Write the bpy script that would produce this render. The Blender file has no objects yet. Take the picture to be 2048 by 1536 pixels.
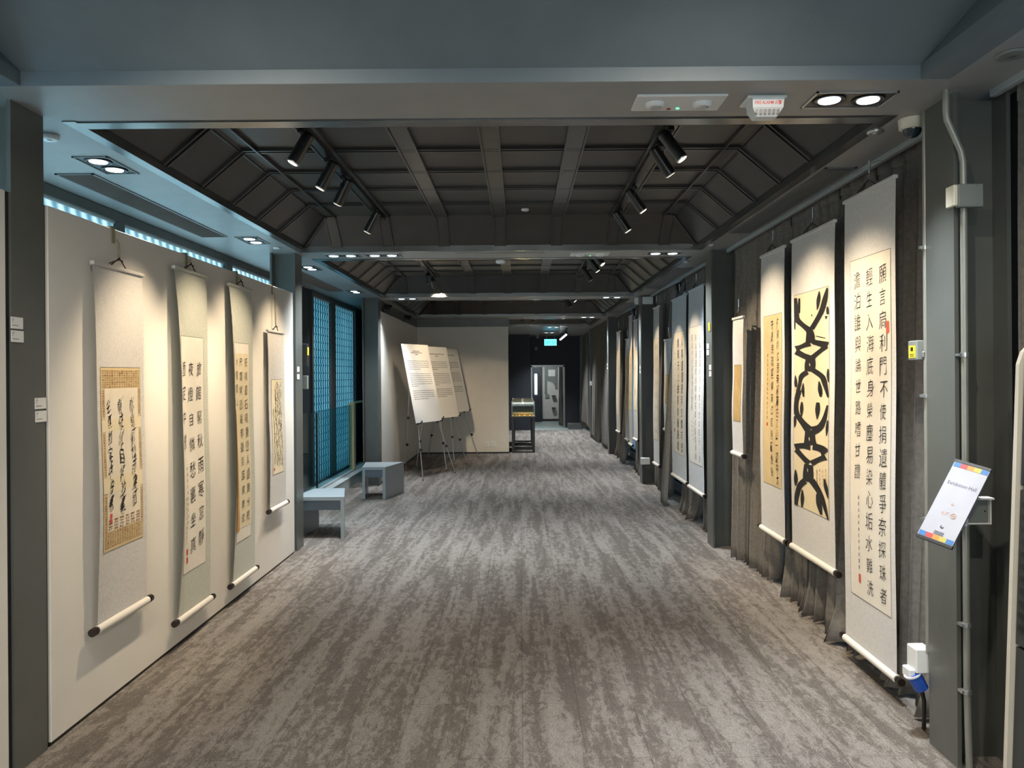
import bpy, math, random
from mathutils import Vector, Matrix, Euler
random.seed(7)
C = bpy.context.scene.collection
S = bpy.context.scene
U = 1.1            # metres per drawing unit: every builder multiplies by it
PI = math.pi

# ------------------------------------------------------------------ camera
cam_d = bpy.data.cameras.new('camera'); cam = bpy.data.objects.new('camera', cam_d); C.objects.link(cam)
cam_d.sensor_width = 36.0; cam_d.lens = 36.0 * 1538 / 2048
cam_d.shift_x = -16 / 2048; cam_d.shift_y = -20 / 2048
cam_d.clip_start = 0.05; cam_d.clip_end = 200
cam.location = (0, 0, 1.5 * U)
cam.rotation_euler = (Matrix.Rotation(PI / 2, 3, 'X') @ Matrix.Rotation(math.radians(-0.42), 3, 'Z')).to_euler()
S.camera = cam

# ------------------------------------------------------------------ world, exposure
w = bpy.data.worlds.new('sky'); S.world = w; w.use_nodes = True
wb = w.node_tree.nodes['Background']
wb.inputs['Color'].default_value = (0.86, 0.93, 1.0, 1); wb.inputs['Strength'].default_value = 5.5
S.view_settings.view_transform = 'Standard'; S.view_settings.look = 'None'
S.view_settings.gamma = 1.0; S.view_settings.use_curve_mapping = False
S.view_settings.exposure = 0.12
S.cycles.use_denoising = True
S.cycles.max_bounces = 9; S.cycles.diffuse_bounces = 5; S.cycles.glossy_bounces = 4
S.cycles.transmission_bounces = 5; S.cycles.transparent_max_bounces = 8
S.cycles.sample_clamp_indirect = 6.0
S.cycles.caustics_reflective = False; S.cycles.caustics_refractive = False

WARM = (1.0, 0.80, 0.55); COOL = (0.90, 0.96, 1.0)

# ------------------------------------------------------------------ lamps (called by the fixtures' builders)
def spot(pos, target, watts, col, deg, blend=0.5, rad=0.03):
    l = bpy.data.lights.new('lamp_light', 'SPOT'); l.energy = watts * U * U; l.color = col
    l.spot_size = math.radians(deg); l.spot_blend = blend; l.shadow_soft_size = rad * U
    o = bpy.data.objects.new('lamp_light', l); C.objects.link(o)
    p = Vector(pos) * U; t = Vector(target) * U
    o.location = p; o.rotation_euler = (t - p).to_track_quat('-Z', 'Y').to_euler()
    return o

# ------------------------------------------------------------------ materials
MATS = {}
def nodes(name):
    m = bpy.data.materials.new(name); m.use_nodes = True
    nt = m.node_tree; b = nt.nodes['Principled BSDF']
    return m, nt, b
def N(nt, t, **kw):
    n = nt.nodes.new(t)
    for k, v in kw.items():
        if k in n.inputs: n.inputs[k].default_value = v
        else: setattr(n, k, v)
    return n
def ramp(nt, fac, stops):
    r = nt.nodes.new('ShaderNodeValToRGB')
    e = r.color_ramp.elements
    while len(e) < len(stops): e.new(0.5)
    for i, (p, c) in enumerate(stops):
        e[i].position = p; e[i].color = (*c, 1) if len(c) == 3 else c
    nt.links.new(fac, r.inputs['Fac']); return r
def coords(nt, sx=1, sy=1, sz=1, kind='Object'):
    t = nt.nodes.new('ShaderNodeTexCoord'); m = nt.nodes.new('ShaderNodeMapping')
    m.inputs['Scale'].default_value = (sx, sy, sz)
    nt.links.new(t.outputs[kind], m.inputs['Vector']); return m.outputs['Vector']
def paint(name, col, rough=0.5, metal=0.0, var=0.08, scale=6.0, bump=0.03, bscale=60.0, spec=0.5, coat=0.0):
    """plain surface with slight tone mottling and a fine grain"""
    m, nt, b = nodes(name)
    v = coords(nt)
    n = N(nt, 'ShaderNodeTexNoise', Scale=scale, Detail=3.0); nt.links.new(v, n.inputs['Vector'])
    lo = tuple(max(0, c * (1 - var)) for c in col); hi = tuple(min(1, c * (1 + var)) for c in col)
    r = ramp(nt, n.outputs['Fac'], [(0.3, lo), (0.7, hi)])
    nt.links.new(r.outputs['Color'], b.inputs['Base Color'])
    b.inputs['Roughness'].default_value = rough; b.inputs['Metallic'].default_value = metal
    b.inputs['Specular IOR Level'].default_value = spec
    if coat: b.inputs['Coat Weight'].default_value = coat; b.inputs['Coat Roughness'].default_value = 0.15
    if bump:
        n2 = N(nt, 'ShaderNodeTexNoise', Scale=bscale, Detail=2.0); nt.links.new(v, n2.inputs['Vector'])
        bp = N(nt, 'ShaderNodeBump', Strength=bump, Distance=0.01); nt.links.new(n2.outputs['Fac'], bp.inputs['Height'])
        nt.links.new(bp.outputs['Normal'], b.inputs['Normal'])
    MATS[name] = m; return m
def glow(name, col, strength):
    m, nt, b = nodes(name)
    b.inputs['Base Color'].default_value = (*col, 1)
    b.inputs['Emission Color'].default_value = (*col, 1); b.inputs['Emission Strength'].default_value = strength
    MATS[name] = m; return m

paint('soffit', (0.31, 0.315, 0.315), 0.42, var=0.05, bump=0.02)
paint('blue_coffer', (0.16, 0.192, 0.215), 0.5, var=0.04, bump=0.05, bscale=90)
paint('black_panel', (0.034, 0.0325, 0.031), 0.42, var=0.1, bump=0.02)
paint('black_rib', (0.032, 0.031, 0.029), 0.28, var=0.1, bump=0.0)
paint('band_metal', (0.085, 0.082, 0.078), 0.3, metal=0.6, var=0.1, bump=0.0)
paint('lip_metal', (0.21, 0.21, 0.205), 0.22, metal=0.75, var=0.08, bump=0.0)
paint('steel', (0.108, 0.113, 0.103), 0.30, var=0.10, scale=3, bump=0.06, bscale=25)
paint('white_wall', (0.74, 0.71, 0.655), 0.8, var=0.02, bump=0.02)
paint('dark_wall', (0.022, 0.027, 0.036), 0.55, var=0.08)
paint('header', (0.075, 0.08, 0.08), 0.6)
paint('black', (0.012, 0.012, 0.013), 0.4, bump=0.0)
paint('spot_black', (0.014, 0.014, 0.014), 0.3, bump=0.0)
paint('wood_dark', (0.020, 0.013, 0.010), 0.3, var=0.3, bump=0.0)
paint('cream_roller', (0.74, 0.70, 0.64), 0.5, var=0.03)
paint('curtain', (0.20, 0.187, 0.170), 0.95, var=0.15, scale=40, bump=0.25, bscale=350, spec=0.1)
paint('bench', (0.30, 0.34, 0.36), 0.38, var=0.03, bump=0.0)
paint('bench_dark', (0.10, 0.125, 0.15), 0.5, var=0.03, bump=0.0)
paint('alu', (0.62, 0.62, 0.62), 0.3, metal=0.9, var=0.03, bump=0.0)
paint('plastic_white', (0.75, 0.76, 0.76), 0.4, var=0.02, bump=0.0)
paint('plastic_cream', (0.72, 0.68, 0.56), 0.4, var=0.02, bump=0.0)
paint('plastic_grey', (0.20, 0.215, 0.20), 0.4, var=0.04, bump=0.0)
paint('conduit', (0.30, 0.30, 0.27), 0.35, metal=0.35, var=0.15, scale=4, bump=0.0)
paint('card', (0.80, 0.79, 0.76), 0.6, var=0.01, bump=0.0)
paint('print_grey', (0.16, 0.15, 0.14), 0.7, bump=0.0)
paint('ink', (0.014, 0.012, 0.011), 0.6, var=0.3, scale=30, bump=0.0)
paint('ink_soft', (0.11, 0.10, 0.09), 0.7, var=0.3, scale=30, bump=0.0)
paint('ink_brown', (0.26, 0.13, 0.055), 0.7, var=0.3, scale=60, bump=0.0)
paint('seal_red', (0.62, 0.10, 0.06), 0.6, var=0.25, scale=200, bump=0.0)
paint('cord', (0.33, 0.30, 0.20), 0.8, bump=0.0)
paint('cord_dark', (0.03, 0.018, 0.016), 0.7, bump=0.0)
paint('wire', (0.6, 0.62, 0.65), 0.25, metal=0.9, bump=0.0)
paint('rail_grey', (0.36, 0.40, 0.42), 0.4, var=0.03, bump=0.0)
paint('sill', (0.50, 0.54, 0.55), 0.5, var=0.03)
paint('board', (0.80, 0.77, 0.72), 0.6, var=0.01, bump=0.0)
paint('yellow', (0.75, 0.60, 0.03), 0.5, bump=0.0)
paint('blue_plastic', (0.02, 0.08, 0.42), 0.4, bump=0.0)
paint('sign_blue', (0.025, 0.13, 0.34), 0.6, bump=0.0)
paint('sign_red', (0.38, 0.035, 0.035), 0.6, bump=0.0)
paint('sign_orange', (0.45, 0.18, 0.025), 0.6, bump=0.0)
paint('sign_yellow', (0.38, 0.31, 0.05), 0.6, bump=0.0)
paint('sign_paper', (0.33, 0.33, 0.365), 0.7, bump=0.0)
paint('sign_faint', (0.36, 0.22, 0.17), 0.4, bump=0.0)
paint('sign_navy', (0.012, 0.016, 0.045), 0.4, bump=0.0)
paint('red_text', (0.75, 0.05, 0.03), 0.5, bump=0.0)
paint('kiosk_cream', (0.60, 0.55, 0.46), 0.45, var=0.03, bump=0.0)
paint('kiosk_dark', (0.035, 0.038, 0.040), 0.4, var=0.05, bump=0.02)
paint('kiosk_glass', (0.02, 0.035, 0.045), 0.08, bump=0.0)
paint('hard_floor', (0.30, 0.36, 0.34), 0.35, var=0.08)
paint('grille', (0.16, 0.165, 0.17), 0.4, metal=0.2, bump=0.0)
paint('fold_orange', (0.60, 0.30, 0.08), 0.7, bump=0.0)
glow('lens_warm', (1.0, 0.86, 0.62), 3.0)
glow('lens_cool', (0.80, 0.90, 1.0), 3.2)
glow('led_green', (0.1, 1.0, 0.3), 2.0)
glow('exit_glow', (0.10, 0.72, 1.0), 3.0)
glow('exit_letters', (0.0, 0.22, 0.50), 1.0)
glow('slot_glow', (0.75, 0.97, 1.0), 6.0)  # for the door slot, which glows though it is no lamp

def mk_carpet():
    m, nt, b = nodes('carpet')
    # streaks along the hall, broken into short dashes, over two tones, with a woven grain
    def noise(sx, sy, sc, det, rough=0.6, dist=0.0):
        v = coords(nt, sx, sy, 1)
        n = N(nt, 'ShaderNodeTexNoise', Scale=sc, Detail=det, Roughness=rough, Distortion=dist)
        nt.links.new(v, n.inputs['Vector']); return n.outputs['Fac']
    a = noise(5.6, 0.55, 1.6, 5.0, 0.62, 0.6)
    c = noise(10.0, 4.2, 2.6, 7.0, 0.74, 0.6)
    fine = noise(60.0, 25.0, 4.0, 2.0)
    mx = N(nt, 'ShaderNodeMath', operation='MULTIPLY_ADD'); mx.inputs[1].default_value = 0.46
    nt.links.new(c, mx.inputs[0])
    sc = N(nt, 'ShaderNodeMath', operation='MULTIPLY'); sc.inputs[1].default_value = 0.47; nt.links.new(a, sc.inputs[0])
    nt.links.new(sc.outputs[0], mx.inputs[2])
    m2 = N(nt, 'ShaderNodeMath', operation='MULTIPLY_ADD'); m2.inputs[1].default_value = 0.12
    nt.links.new(fine, m2.inputs[0]); nt.links.new(mx.outputs[0], m2.inputs[2])
    r = ramp(nt, m2.outputs[0], [(0.46, (0.180, 0.158, 0.141)), (0.512, (0.215, 0.190, 0.171)), (0.532, (0.292, 0.265, 0.240)), (0.60, (0.350, 0.322, 0.294))])
    # weave
    v = coords(nt, 1, 1, 1)
    wv = N(nt, 'ShaderNodeTexVoronoi', Scale=190.0); nt.links.new(v, wv.inputs['Vector'])
    wr = ramp(nt, wv.outputs['Distance'], [(0.0, (1.12, 1.12, 1.12)), (0.75, (0.62, 0.62, 0.62))])
    mul = N(nt, 'ShaderNodeMixRGB', blend_type='MULTIPLY', Fac=1.0)
    nt.links.new(r.outputs['Color'], mul.inputs['Color1']); nt.links.new(wr.outputs['Color'], mul.inputs['Color2'])
    # tile seams
    bk = N(nt, 'ShaderNodeTexBrick', Scale=1.0)
    bk.inputs['Color1'].default_value = (1, 1, 1, 1); bk.inputs['Color2'].default_value = (0.93, 0.93, 0.93, 1); bk.inputs['Mortar'].default_value = (0.72, 0.72, 0.72, 1)
    bk.inputs['Mortar Size'].default_value = 0.003; bk.inputs['Brick Width'].default_value = 1.1; bk.inputs['Row Height'].default_value = 0.275; bk.inputs['Bias'].default_value = -0.4
    rot = N(nt, 'ShaderNodeMapping'); rot.inputs['Rotation'].default_value = (0, 0, PI / 2); nt.links.new(v, rot.inputs['Vector']); nt.links.new(rot.outputs['Vector'], bk.inputs['Vector'])
    mul2 = N(nt, 'ShaderNodeMixRGB', blend_type='MULTIPLY', Fac=1.0)
    nt.links.new(mul.outputs['Color'], mul2.inputs['Color1']); nt.links.new(bk.outputs['Color'], mul2.inputs['Color2'])
    nt.links.new(mul2.outputs['Color'], b.inputs['Base Color'])
    b.inputs['Roughness'].default_value = 0.95; b.inputs['Specular IOR Level'].default_value = 0.15
    bp = N(nt, 'ShaderNodeBump', Strength=0.5, Distance=0.004); nt.links.new(wv.outputs['Distance'], bp.inputs['Height'])
    nt.links.new(bp.outputs['Normal'], b.inputs['Normal'])
    MATS['carpet'] = m
mk_carpet()

def mk_silk(name, c0, c1, scale=75):
    m, nt, b = nodes(name)
    v = coords(nt, 1, 1, 1)
    vo = N(nt, 'ShaderNodeTexVoronoi', Scale=scale, feature='SMOOTH_F1'); nt.links.new(v, vo.inputs['Vector'])
    n = N(nt, 'ShaderNodeTexNoise', Scale=scale * 0.8, Detail=2.0, Distortion=1.2); nt.links.new(v, n.inputs['Vector'])
    r = ramp(nt, n.outputs['Fac'], [(0.46, c0), (0.54, c1)])
    nt.links.new(r.outputs['Color'], b.inputs['Base Color'])
    rr = ramp(nt, n.outputs['Fac'], [(0.46, (0.62,) * 3), (0.54, (0.36,) * 3)])
    nt.links.new(rr.outputs['Color'], b.inputs['Roughness'])
    bp = N(nt, 'ShaderNodeBump', Strength=0.12, Distance=0.004); nt.links.new(n.outputs['Fac'], bp.inputs['Height'])
    nt.links.new(bp.outputs['Normal'], b.inputs['Normal'])
    MATS[name] = m
mk_silk('silk_cream', (0.58, 0.56, 0.53), (0.65, 0.63, 0.60), 100)
mk_silk('silk_green', (0.52, 0.535, 0.46), (0.57, 0.58, 0.51), 100)
mk_silk('silk_white', (0.66, 0.65, 0.64), (0.71, 0.70, 0.69), 85)
mk_silk('silk_blue', (0.60, 0.64, 0.68), (0.68, 0.71, 0.75), 70)
def mk_paper(name, c0, c1, scale=7):
    m, nt, b = nodes(name)
    v = coords(nt, 1, 1, 1)
    n = N(nt, 'ShaderNodeTexNoise', Scale=scale, Detail=5.0, Roughness=0.65); nt.links.new(v, n.inputs['Vector'])
    r = ramp(nt, n.outputs['Fac'], [(0.3, c0), (0.7, c1)])
    nt.links.new(r.outputs['Color'], b.inputs['Base Color']); b.inputs['Roughness'].default_value = 0.85
    b.inputs['Specular IOR Level'].default_value = 0.2
    MATS[name] = m
mk_paper('paper', (0.74, 0.69, 0.60), (0.80, 0.755, 0.67))
mk_paper('paper_gold', (0.60, 0.46, 0.25), (0.69, 0.55, 0.32))
mk_paper('paper_deep_gold', (0.46, 0.30, 0.11), (0.56, 0.38, 0.16))
mk_paper('paper_straw', (0.72, 0.62, 0.42), (0.77, 0.67, 0.48))
mk_paper('paper_pale', (0.70, 0.62, 0.49), (0.77, 0.70, 0.58), 12)

def mk_glass_facade(name, stops, seam):
    """ribbed profile glass: translucent blue panes with rows of curved flutes"""
    m, nt, b = nodes(name)
    v = coords(nt, 1, 1, 1)
    sp = N(nt, 'ShaderNodeSeparateXYZ'); nt.links.new(v, sp.inputs[0])
    def M(op, a, bb=None, val=None):
        n = N(nt, 'ShaderNodeMath', operation=op)
        nt.links.new(a, n.inputs[0])
        if bb is not None: nt.links.new(bb, n.inputs[1])
        if val is not None: n.inputs[1].default_value = val
        return n.outputs[0]
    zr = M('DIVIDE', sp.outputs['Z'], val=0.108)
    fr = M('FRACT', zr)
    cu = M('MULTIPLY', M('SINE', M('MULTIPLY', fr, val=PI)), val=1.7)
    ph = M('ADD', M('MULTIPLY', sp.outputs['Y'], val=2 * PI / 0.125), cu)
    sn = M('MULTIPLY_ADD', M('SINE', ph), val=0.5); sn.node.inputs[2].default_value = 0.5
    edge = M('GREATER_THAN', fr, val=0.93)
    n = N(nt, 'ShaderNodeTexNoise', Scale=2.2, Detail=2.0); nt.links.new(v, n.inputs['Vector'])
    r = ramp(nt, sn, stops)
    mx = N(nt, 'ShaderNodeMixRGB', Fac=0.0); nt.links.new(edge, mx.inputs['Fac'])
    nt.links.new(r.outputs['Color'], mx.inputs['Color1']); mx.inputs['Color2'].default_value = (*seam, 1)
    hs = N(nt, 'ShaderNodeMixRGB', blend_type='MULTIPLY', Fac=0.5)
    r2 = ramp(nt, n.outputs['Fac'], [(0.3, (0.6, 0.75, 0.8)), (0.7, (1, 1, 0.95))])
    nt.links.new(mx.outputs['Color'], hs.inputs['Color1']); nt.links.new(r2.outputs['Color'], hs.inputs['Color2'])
    tr = N(nt, 'ShaderNodeBsdfTranslucent'); nt.links.new(hs.outputs['Color'], tr.inputs['Color'])
    gl = N(nt, 'ShaderNodeBsdfGlossy', Roughness=0.2); gl.inputs['Color'].default_value = (0.8, 0.9, 0.95, 1)
    mix = N(nt, 'ShaderNodeMixShader', Fac=0.06)
    nt.links.new(tr.outputs[0], mix.inputs[1]); nt.links.new(gl.outputs[0], mix.inputs[2])
    nt.links.new(mix.outputs[0], nt.nodes['Material Output'].inputs['Surface'])
    MATS[name] = m
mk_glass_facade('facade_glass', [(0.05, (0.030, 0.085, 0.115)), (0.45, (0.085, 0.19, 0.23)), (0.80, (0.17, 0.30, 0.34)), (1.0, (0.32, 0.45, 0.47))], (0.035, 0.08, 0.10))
mk_glass_facade('skylit_facade_glass', [(0.05, (0.22, 0.34, 0.38)), (0.45, (0.40, 0.52, 0.56)), (0.80, (0.55, 0.66, 0.69)), (1.0, (0.66, 0.74, 0.76))], (0.20, 0.30, 0.34))  # same facade glass; brighter sky behind it is put into the colour
def mk_clear(name, tint, gloss=0.08, rough=0.03):
    m, nt, b = nodes(name)
    t = N(nt, 'ShaderNodeBsdfTransparent'); t.inputs['Color'].default_value = (*tint, 1)
    g = N(nt, 'ShaderNodeBsdfGlossy', Roughness=rough)
    lw = N(nt, 'ShaderNodeLayerWeight', Blend=0.5)
    pw = N(nt, 'ShaderNodeMath', operation='POWER'); pw.inputs[1].default_value = 5.0; nt.links.new(lw.outputs['Facing'], pw.inputs[0])
    fr = N(nt, 'ShaderNodeMath', operation='MULTIPLY_ADD'); fr.inputs[1].default_value = 0.6; fr.inputs[2].default_value = 0.03; nt.links.new(pw.outputs[0], fr.inputs[0])
    mix = N(nt, 'ShaderNodeMixShader'); nt.links.new(fr.outputs[0], mix.inputs[0])
    nt.links.new(t.outputs[0], mix.inputs[1]); nt.links.new(g.outputs[0], mix.inputs[2])
    nt.links.new(mix.outputs[0], nt.nodes['Material Output'].inputs['Surface'])
    MATS[name] = m
mk_clear('tint_glass', (0.72, 0.90, 0.93))
mk_clear('case_glass', (0.93, 0.96, 0.93))
mk_clear('acrylic', (0.90, 0.93, 0.96))
mk_clear('amber_clear', (0.75, 0.42, 0.12))
def mk_mesh_window():
    m, nt, b = nodes('window_pane')
    tr = N(nt, 'ShaderNodeBsdfTranslucent'); tr.inputs['Color'].default_value = (0.16, 0.20, 0.23, 1)
    nt.links.new(tr.outputs[0], nt.nodes['Material Output'].inputs['Surface'])
    MATS['window_pane'] = m
mk_mesh_window()
def mk_amber():
    m, nt, b = nodes('amber')
    v = coords(nt); n = N(nt, 'ShaderNodeTexNoise', Scale=30.0); nt.links.new(v, n.inputs['Vector'])
    r = ramp(nt, n.outputs['Fac'], [(0.35, (0.30, 0.13, 0.03)), (0.65, (0.85, 0.50, 0.13))])
    nt.links.new(r.outputs['Color'], b.inputs['Base Color']); b.inputs['Roughness'].default_value = 0.3
    MATS['amber'] = m
mk_amber()

# ------------------------------------------------------------------ mesh builder
class MB:
    def __init__(s): s.v = []; s.f = []; s.sm = []
    def add(s, vs, fs, smooth=False):
        o = len(s.v); s.v += [tuple(p) for p in vs]
        for f in fs: s.f.append(tuple(i + o for i in f)); s.sm.append(smooth)
        return s
    def box(s, x0, x1, y0, y1, z0, z1):
        if x0 > x1: x0, x1 = x1, x0
        if y0 > y1: y0, y1 = y1, y0
        if z0 > z1: z0, z1 = z1, z0
        vs = [(x, y, z) for z in (z0, z1) for y in (y0, y1) for x in (x0, x1)]
        return s.add(vs, [(0, 2, 3, 1), (4, 5, 7, 6), (0, 1, 5, 4), (2, 6, 7, 3), (0, 4, 6, 2), (1, 3, 7, 5)])
    def bbox(s, x0, x1, y0, y1, z0, z1, b=0.004):
        """box with chamfered edges"""
        vs = []; 
        for z in (z0, z1):
            for y in (y0, y1):
                for x in (x0, x1):
                    sx = 1 if x == x0 else -1; sy = 1 if y == y0 else -1; sz = 1 if z == z0 else -1
                    vs += [(x, y + sy * b, z + sz * b), (x + sx * b, y, z + sz * b), (x + sx * b, y + sy * b, z)]
        i = lambda c, a: 3 * c + a
        fs = [(i(0,0), i(4,0), i(6,0), i(2,0)), (i(1,0), i(3,0), i(7,0), i(5,0)),
              (i(0,1), i(1,1), i(5,1), i(4,1)), (i(2,1), i(6,1), i(7,1), i(3,1)),
              (i(0,2), i(2,2), i(3,2), i(1,2)), (i(4,2), i(5,2), i(7,2), i(6,2)),
              (i(0,1), i(0,2), i(1,2), i(1,1)), (i(2,2), i(2,1), i(3,1), i(3,2)), (i(4,2), i(4,1), i(5,1), i(5,2)), (i(6,1), i(6,2), i(7,2), i(7,1)),
              (i(0,2), i(0,0), i(2,0), i(2,2)), (i(1,0), i(1,2), i(3,2), i(3,0)), (i(4,0), i(4,2), i(6,2), i(6,0)), (i(5,2), i(5,0), i(7,0), i(7,2)),
              (i(0,0), i(0,1), i(4,1), i(4,0)), (i(1,1), i(1,0), i(5,0), i(5,1)), (i(2,1), i(2,0), i(6,0), i(6,1)), (i(3,0), i(3,1), i(7,1), i(7,0))]
        for c in range(8): fs.append((i(c,0), i(c,1), i(c,2)))
        return s.add(vs, fs)
    def bar(s, p0, p1, w, h, up=(0, 0, 1)):
        """square bar p0-p1; w across, h along up"""
        p0 = Vector(p0); p1 = Vector(p1); d = (p1 - p0).normalized()
        u = Vector(up); u = (u - d * u.dot(d))
        u = u.normalized() if u.length > 1e-6 else Vector((1, 0, 0))
        r = d.cross(u)
        vs = [p + r * a * w / 2 + u * b * h / 2 for p in (p0, p1) for a, b in ((-1, -1), (1, -1), (1, 1), (-1, 1))]
        return s.add(vs, [(0, 1, 2, 3), (7, 6, 5, 4), (0, 4, 5, 1), (1, 5, 6, 2), (2, 6, 7, 3), (3, 7, 4, 0)])
    def cyl(s, p0, p1, r0, r1=None, n=16, cap=True):
        r1 = r0 if r1 is None else r1
        p0 = Vector(p0); p1 = Vector(p1); d = (p1 - p0).normalized()
        a = d.orthogonal().normalized(); b = d.cross(a)
        vs = [p + (a * math.cos(2 * PI * k / n) + b * math.sin(2 * PI * k / n)) * r for p, r in ((p0, r0), (p1, r1)) for k in range(n)]
        s.add(vs, [(k, (k + 1) % n, n + (k + 1) % n, n + k) for k in range(n)], True)
        if cap:
            s.add(vs[:n], [tuple(range(n - 1, -1, -1))]); s.add(vs[n:], [tuple(range(n))])
        return s
    def tube(s, pts, r, n=8):
        pts = [Vector(p) for p in pts]; rs = r if isinstance(r, (list, tuple)) else [r] * len(pts)
        vs = []; ref = None
        for i, p in enumerate(pts):
            d = (pts[min(i + 1, len(pts) - 1)] - pts[max(i - 1, 0)]).normalized()
            if ref is None: ref = d.orthogonal().normalized()
            a = (ref - d * ref.dot(d)).normalized(); ref = a; b = d.cross(a)
            vs += [p + (a * math.cos(2 * PI * k / n) + b * math.sin(2 * PI * k / n)) * rs[i] for k in range(n)]
        fs = [(i * n + k, i * n + (k + 1) % n, (i + 1) * n + (k + 1) % n, (i + 1) * n + k) for i in range(len(pts) - 1) for k in range(n)]
        s.add(vs, fs, True)
        s.add(vs[:n], [tuple(range(n - 1, -1, -1))]); s.add(vs[-n:], [tuple(range(n))])
        return s
    def lathe(s, c, prof, n=20, axis='z'):
        """prof: (radius, height) pairs around a vertical axis at c"""
        c = Vector(c); vs = []
        for r, z in prof:
            for k in range(n):
                a = 2 * PI * k / n
                vs.append(c + Vector((r * math.cos(a), r * math.sin(a), z)))
        m = len(prof)
        fs = [(i * n + k, i * n + (k + 1) % n, (i + 1) * n + (k + 1) % n, (i + 1) * n + k) for i in range(m - 1) for k in range(n)]
        s.add(vs, fs, True)
        s.add(vs[:n], [tuple(range(n - 1, -1, -1))]); s.add(vs[-n:], [tuple(range(n))]); return s
    def grid(s, nu, nv, fn, smooth=True):
        vs = [fn(i / nu, j / nv) for j in range(nv + 1) for i in range(nu + 1)]
        fs = [(j * (nu + 1) + i, j * (nu + 1) + i + 1, (j + 1) * (nu + 1) + i + 1, (j + 1) * (nu + 1) + i) for j in range(nv) for i in range(nu)]
        return s.add(vs, fs, smooth)
    def quad(s, a, b, c, d): return s.add([a, b, c, d], [(0, 1, 2, 3)])
    def prism(s, poly, z0, z1):
        n = len(poly)
        vs = [(x, y, z0) for x, y in poly] + [(x, y, z1) for x, y in poly]
        return s.add(vs, [tuple(range(n - 1, -1, -1)), tuple(range(n, 2 * n))] + [(k, (k + 1) % n, n + (k + 1) % n, n + k) for k in range(n)])
    def xform(s, M): s.v = [tuple(M @ Vector(p)) for p in s.v]; return s
    def build(s, name, mat, parent=None, off=None):
        """ONE mesh object; off = the parent's place when the vertices were written in hall coordinates"""
        o3 = Vector(off) if off is not None else Vector((0, 0, 0))
        me = bpy.data.meshes.new(name)
        me.from_pydata([tuple((Vector(p) - o3) * U) for p in s.v], [], s.f)
        for p, sm in zip(me.polygons, s.sm): p.use_smooth = sm
        me.materials.append(MATS[mat]); me.update()
        o = bpy.data.objects.new(name, me); C.objects.link(o)
        if parent: o.parent = parent
        return o

def tag(o, label, cat, group=None, kind=None):
    o['label'] = label; o['category'] = cat
    if group: o['group'] = group
    if kind: o['kind'] = kind
    return o
def thing(name, label, cat, loc=(0, 0, 0), rz=0.0, group=None, kind=None):
    o = bpy.data.objects.new(name, None); C.objects.link(o)
    o.empty_display_size = 0.05
    o.location = Vector(loc) * U; o.rotation_euler = (0, 0, rz)
    return tag(o, label, cat, group, kind)
def struct(name, mb, mat, label, cat): return tag(mb.build(name, mat), label, cat, kind='structure')
def dup(root, loc, rz, label, group=None):
    r = root.copy(); C.objects.link(r); r.location = Vector(loc) * U; r.rotation_euler = (0, 0, rz); r['label'] = label
    if group: r['group'] = group
    for ch in list(root.children):
        c = ch.copy(); C.objects.link(c); c.parent = r
        for g in ch.children:
            d = g.copy(); C.objects.link(d); d.parent = c
    return r

# ------------------------------------------------------------------ lettering
GL = {}
def glyph(ch, off=0.0, res=2):
    k = (ch, off, res)
    if k not in GL:
        cu = bpy.data.curves.new('lettering', 'FONT'); cu.resolution_u = res; cu.body = ch; cu.offset = off
        ob = bpy.data.objects.new('lettering', cu)
        me = bpy.data.meshes.new_from_object(ob)
        GL[k] = ([(p.co.x, p.co.y) for p in me.vertices], [tuple(p.vertices) for p in me.polygons])
        bpy.data.meshes.remove(me); bpy.data.objects.remove(ob); bpy.data.curves.remove(cu)
    return GL[k]
def put_text(mb, s, x, z, size, fn, align='l', off=0.0, wx=1.0):
    """a line of writing; fn(x, z) gives the 3-D point"""
    v, f = glyph(s, off)
    if not v: return
    x0 = min(p[0] for p in v); x1 = max(p[0] for p in v)
    dx = {'l': -x0, 'c': -(x0 + x1) / 2, 'r': -x1}[align]
    mb.add([fn(x + (a + dx) * size * wx, z + b * size) for a, b in v], f)
def put_column(mb, s, xc, ztop, zbot, size, fn, off=0.0, wx=0.9, rise=0.10, rnd=None, cursive=0.15):
    """brush writing running down a column: each sign a little different, strokes rising to the right"""
    rnd = rnd or random.Random(len(s) * 31 + int(ztop * 1000))
    n = len(s); step = (ztop - zbot) / n
    for i, ch in enumerate(s):
        v, f = glyph(ch, off)
        if not v: continue
        zc = ztop - (i + 0.5) * step
        sz = size * rnd.uniform(0.9, 1.1); jx = rnd.uniform(-0.05, 0.05) * size; ri = rise + rnd.uniform(-0.04, 0.05); ph = rnd.uniform(0, 6)
        sw = wx * rnd.uniform(0.92, 1.06)
        pts = []
        for a, b in v:
            a0 = a - 0.5; b0 = b - 0.38
            xx = a0 * sw + 0.02 * math.sin(7 * b0 + ph); zz = b0 + ri * a0 + 0.015 * math.sin(9 * a0 + ph)
            if cursive:
                xx = a0 * sw * (1 - 0.25 * cursive) + cursive * 0.10 * math.sin(6 * b0 + ph) + cursive * 0.14 * b0
                zz = b0 * (1 + 0.1 * cursive) + ri * a0 + cursive * 0.09 * math.sin(8 * a0 + ph)
            pts.append(fn(xc + jx + xx * sz, zc + zz * sz))
        mb.add(pts, f)
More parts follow.
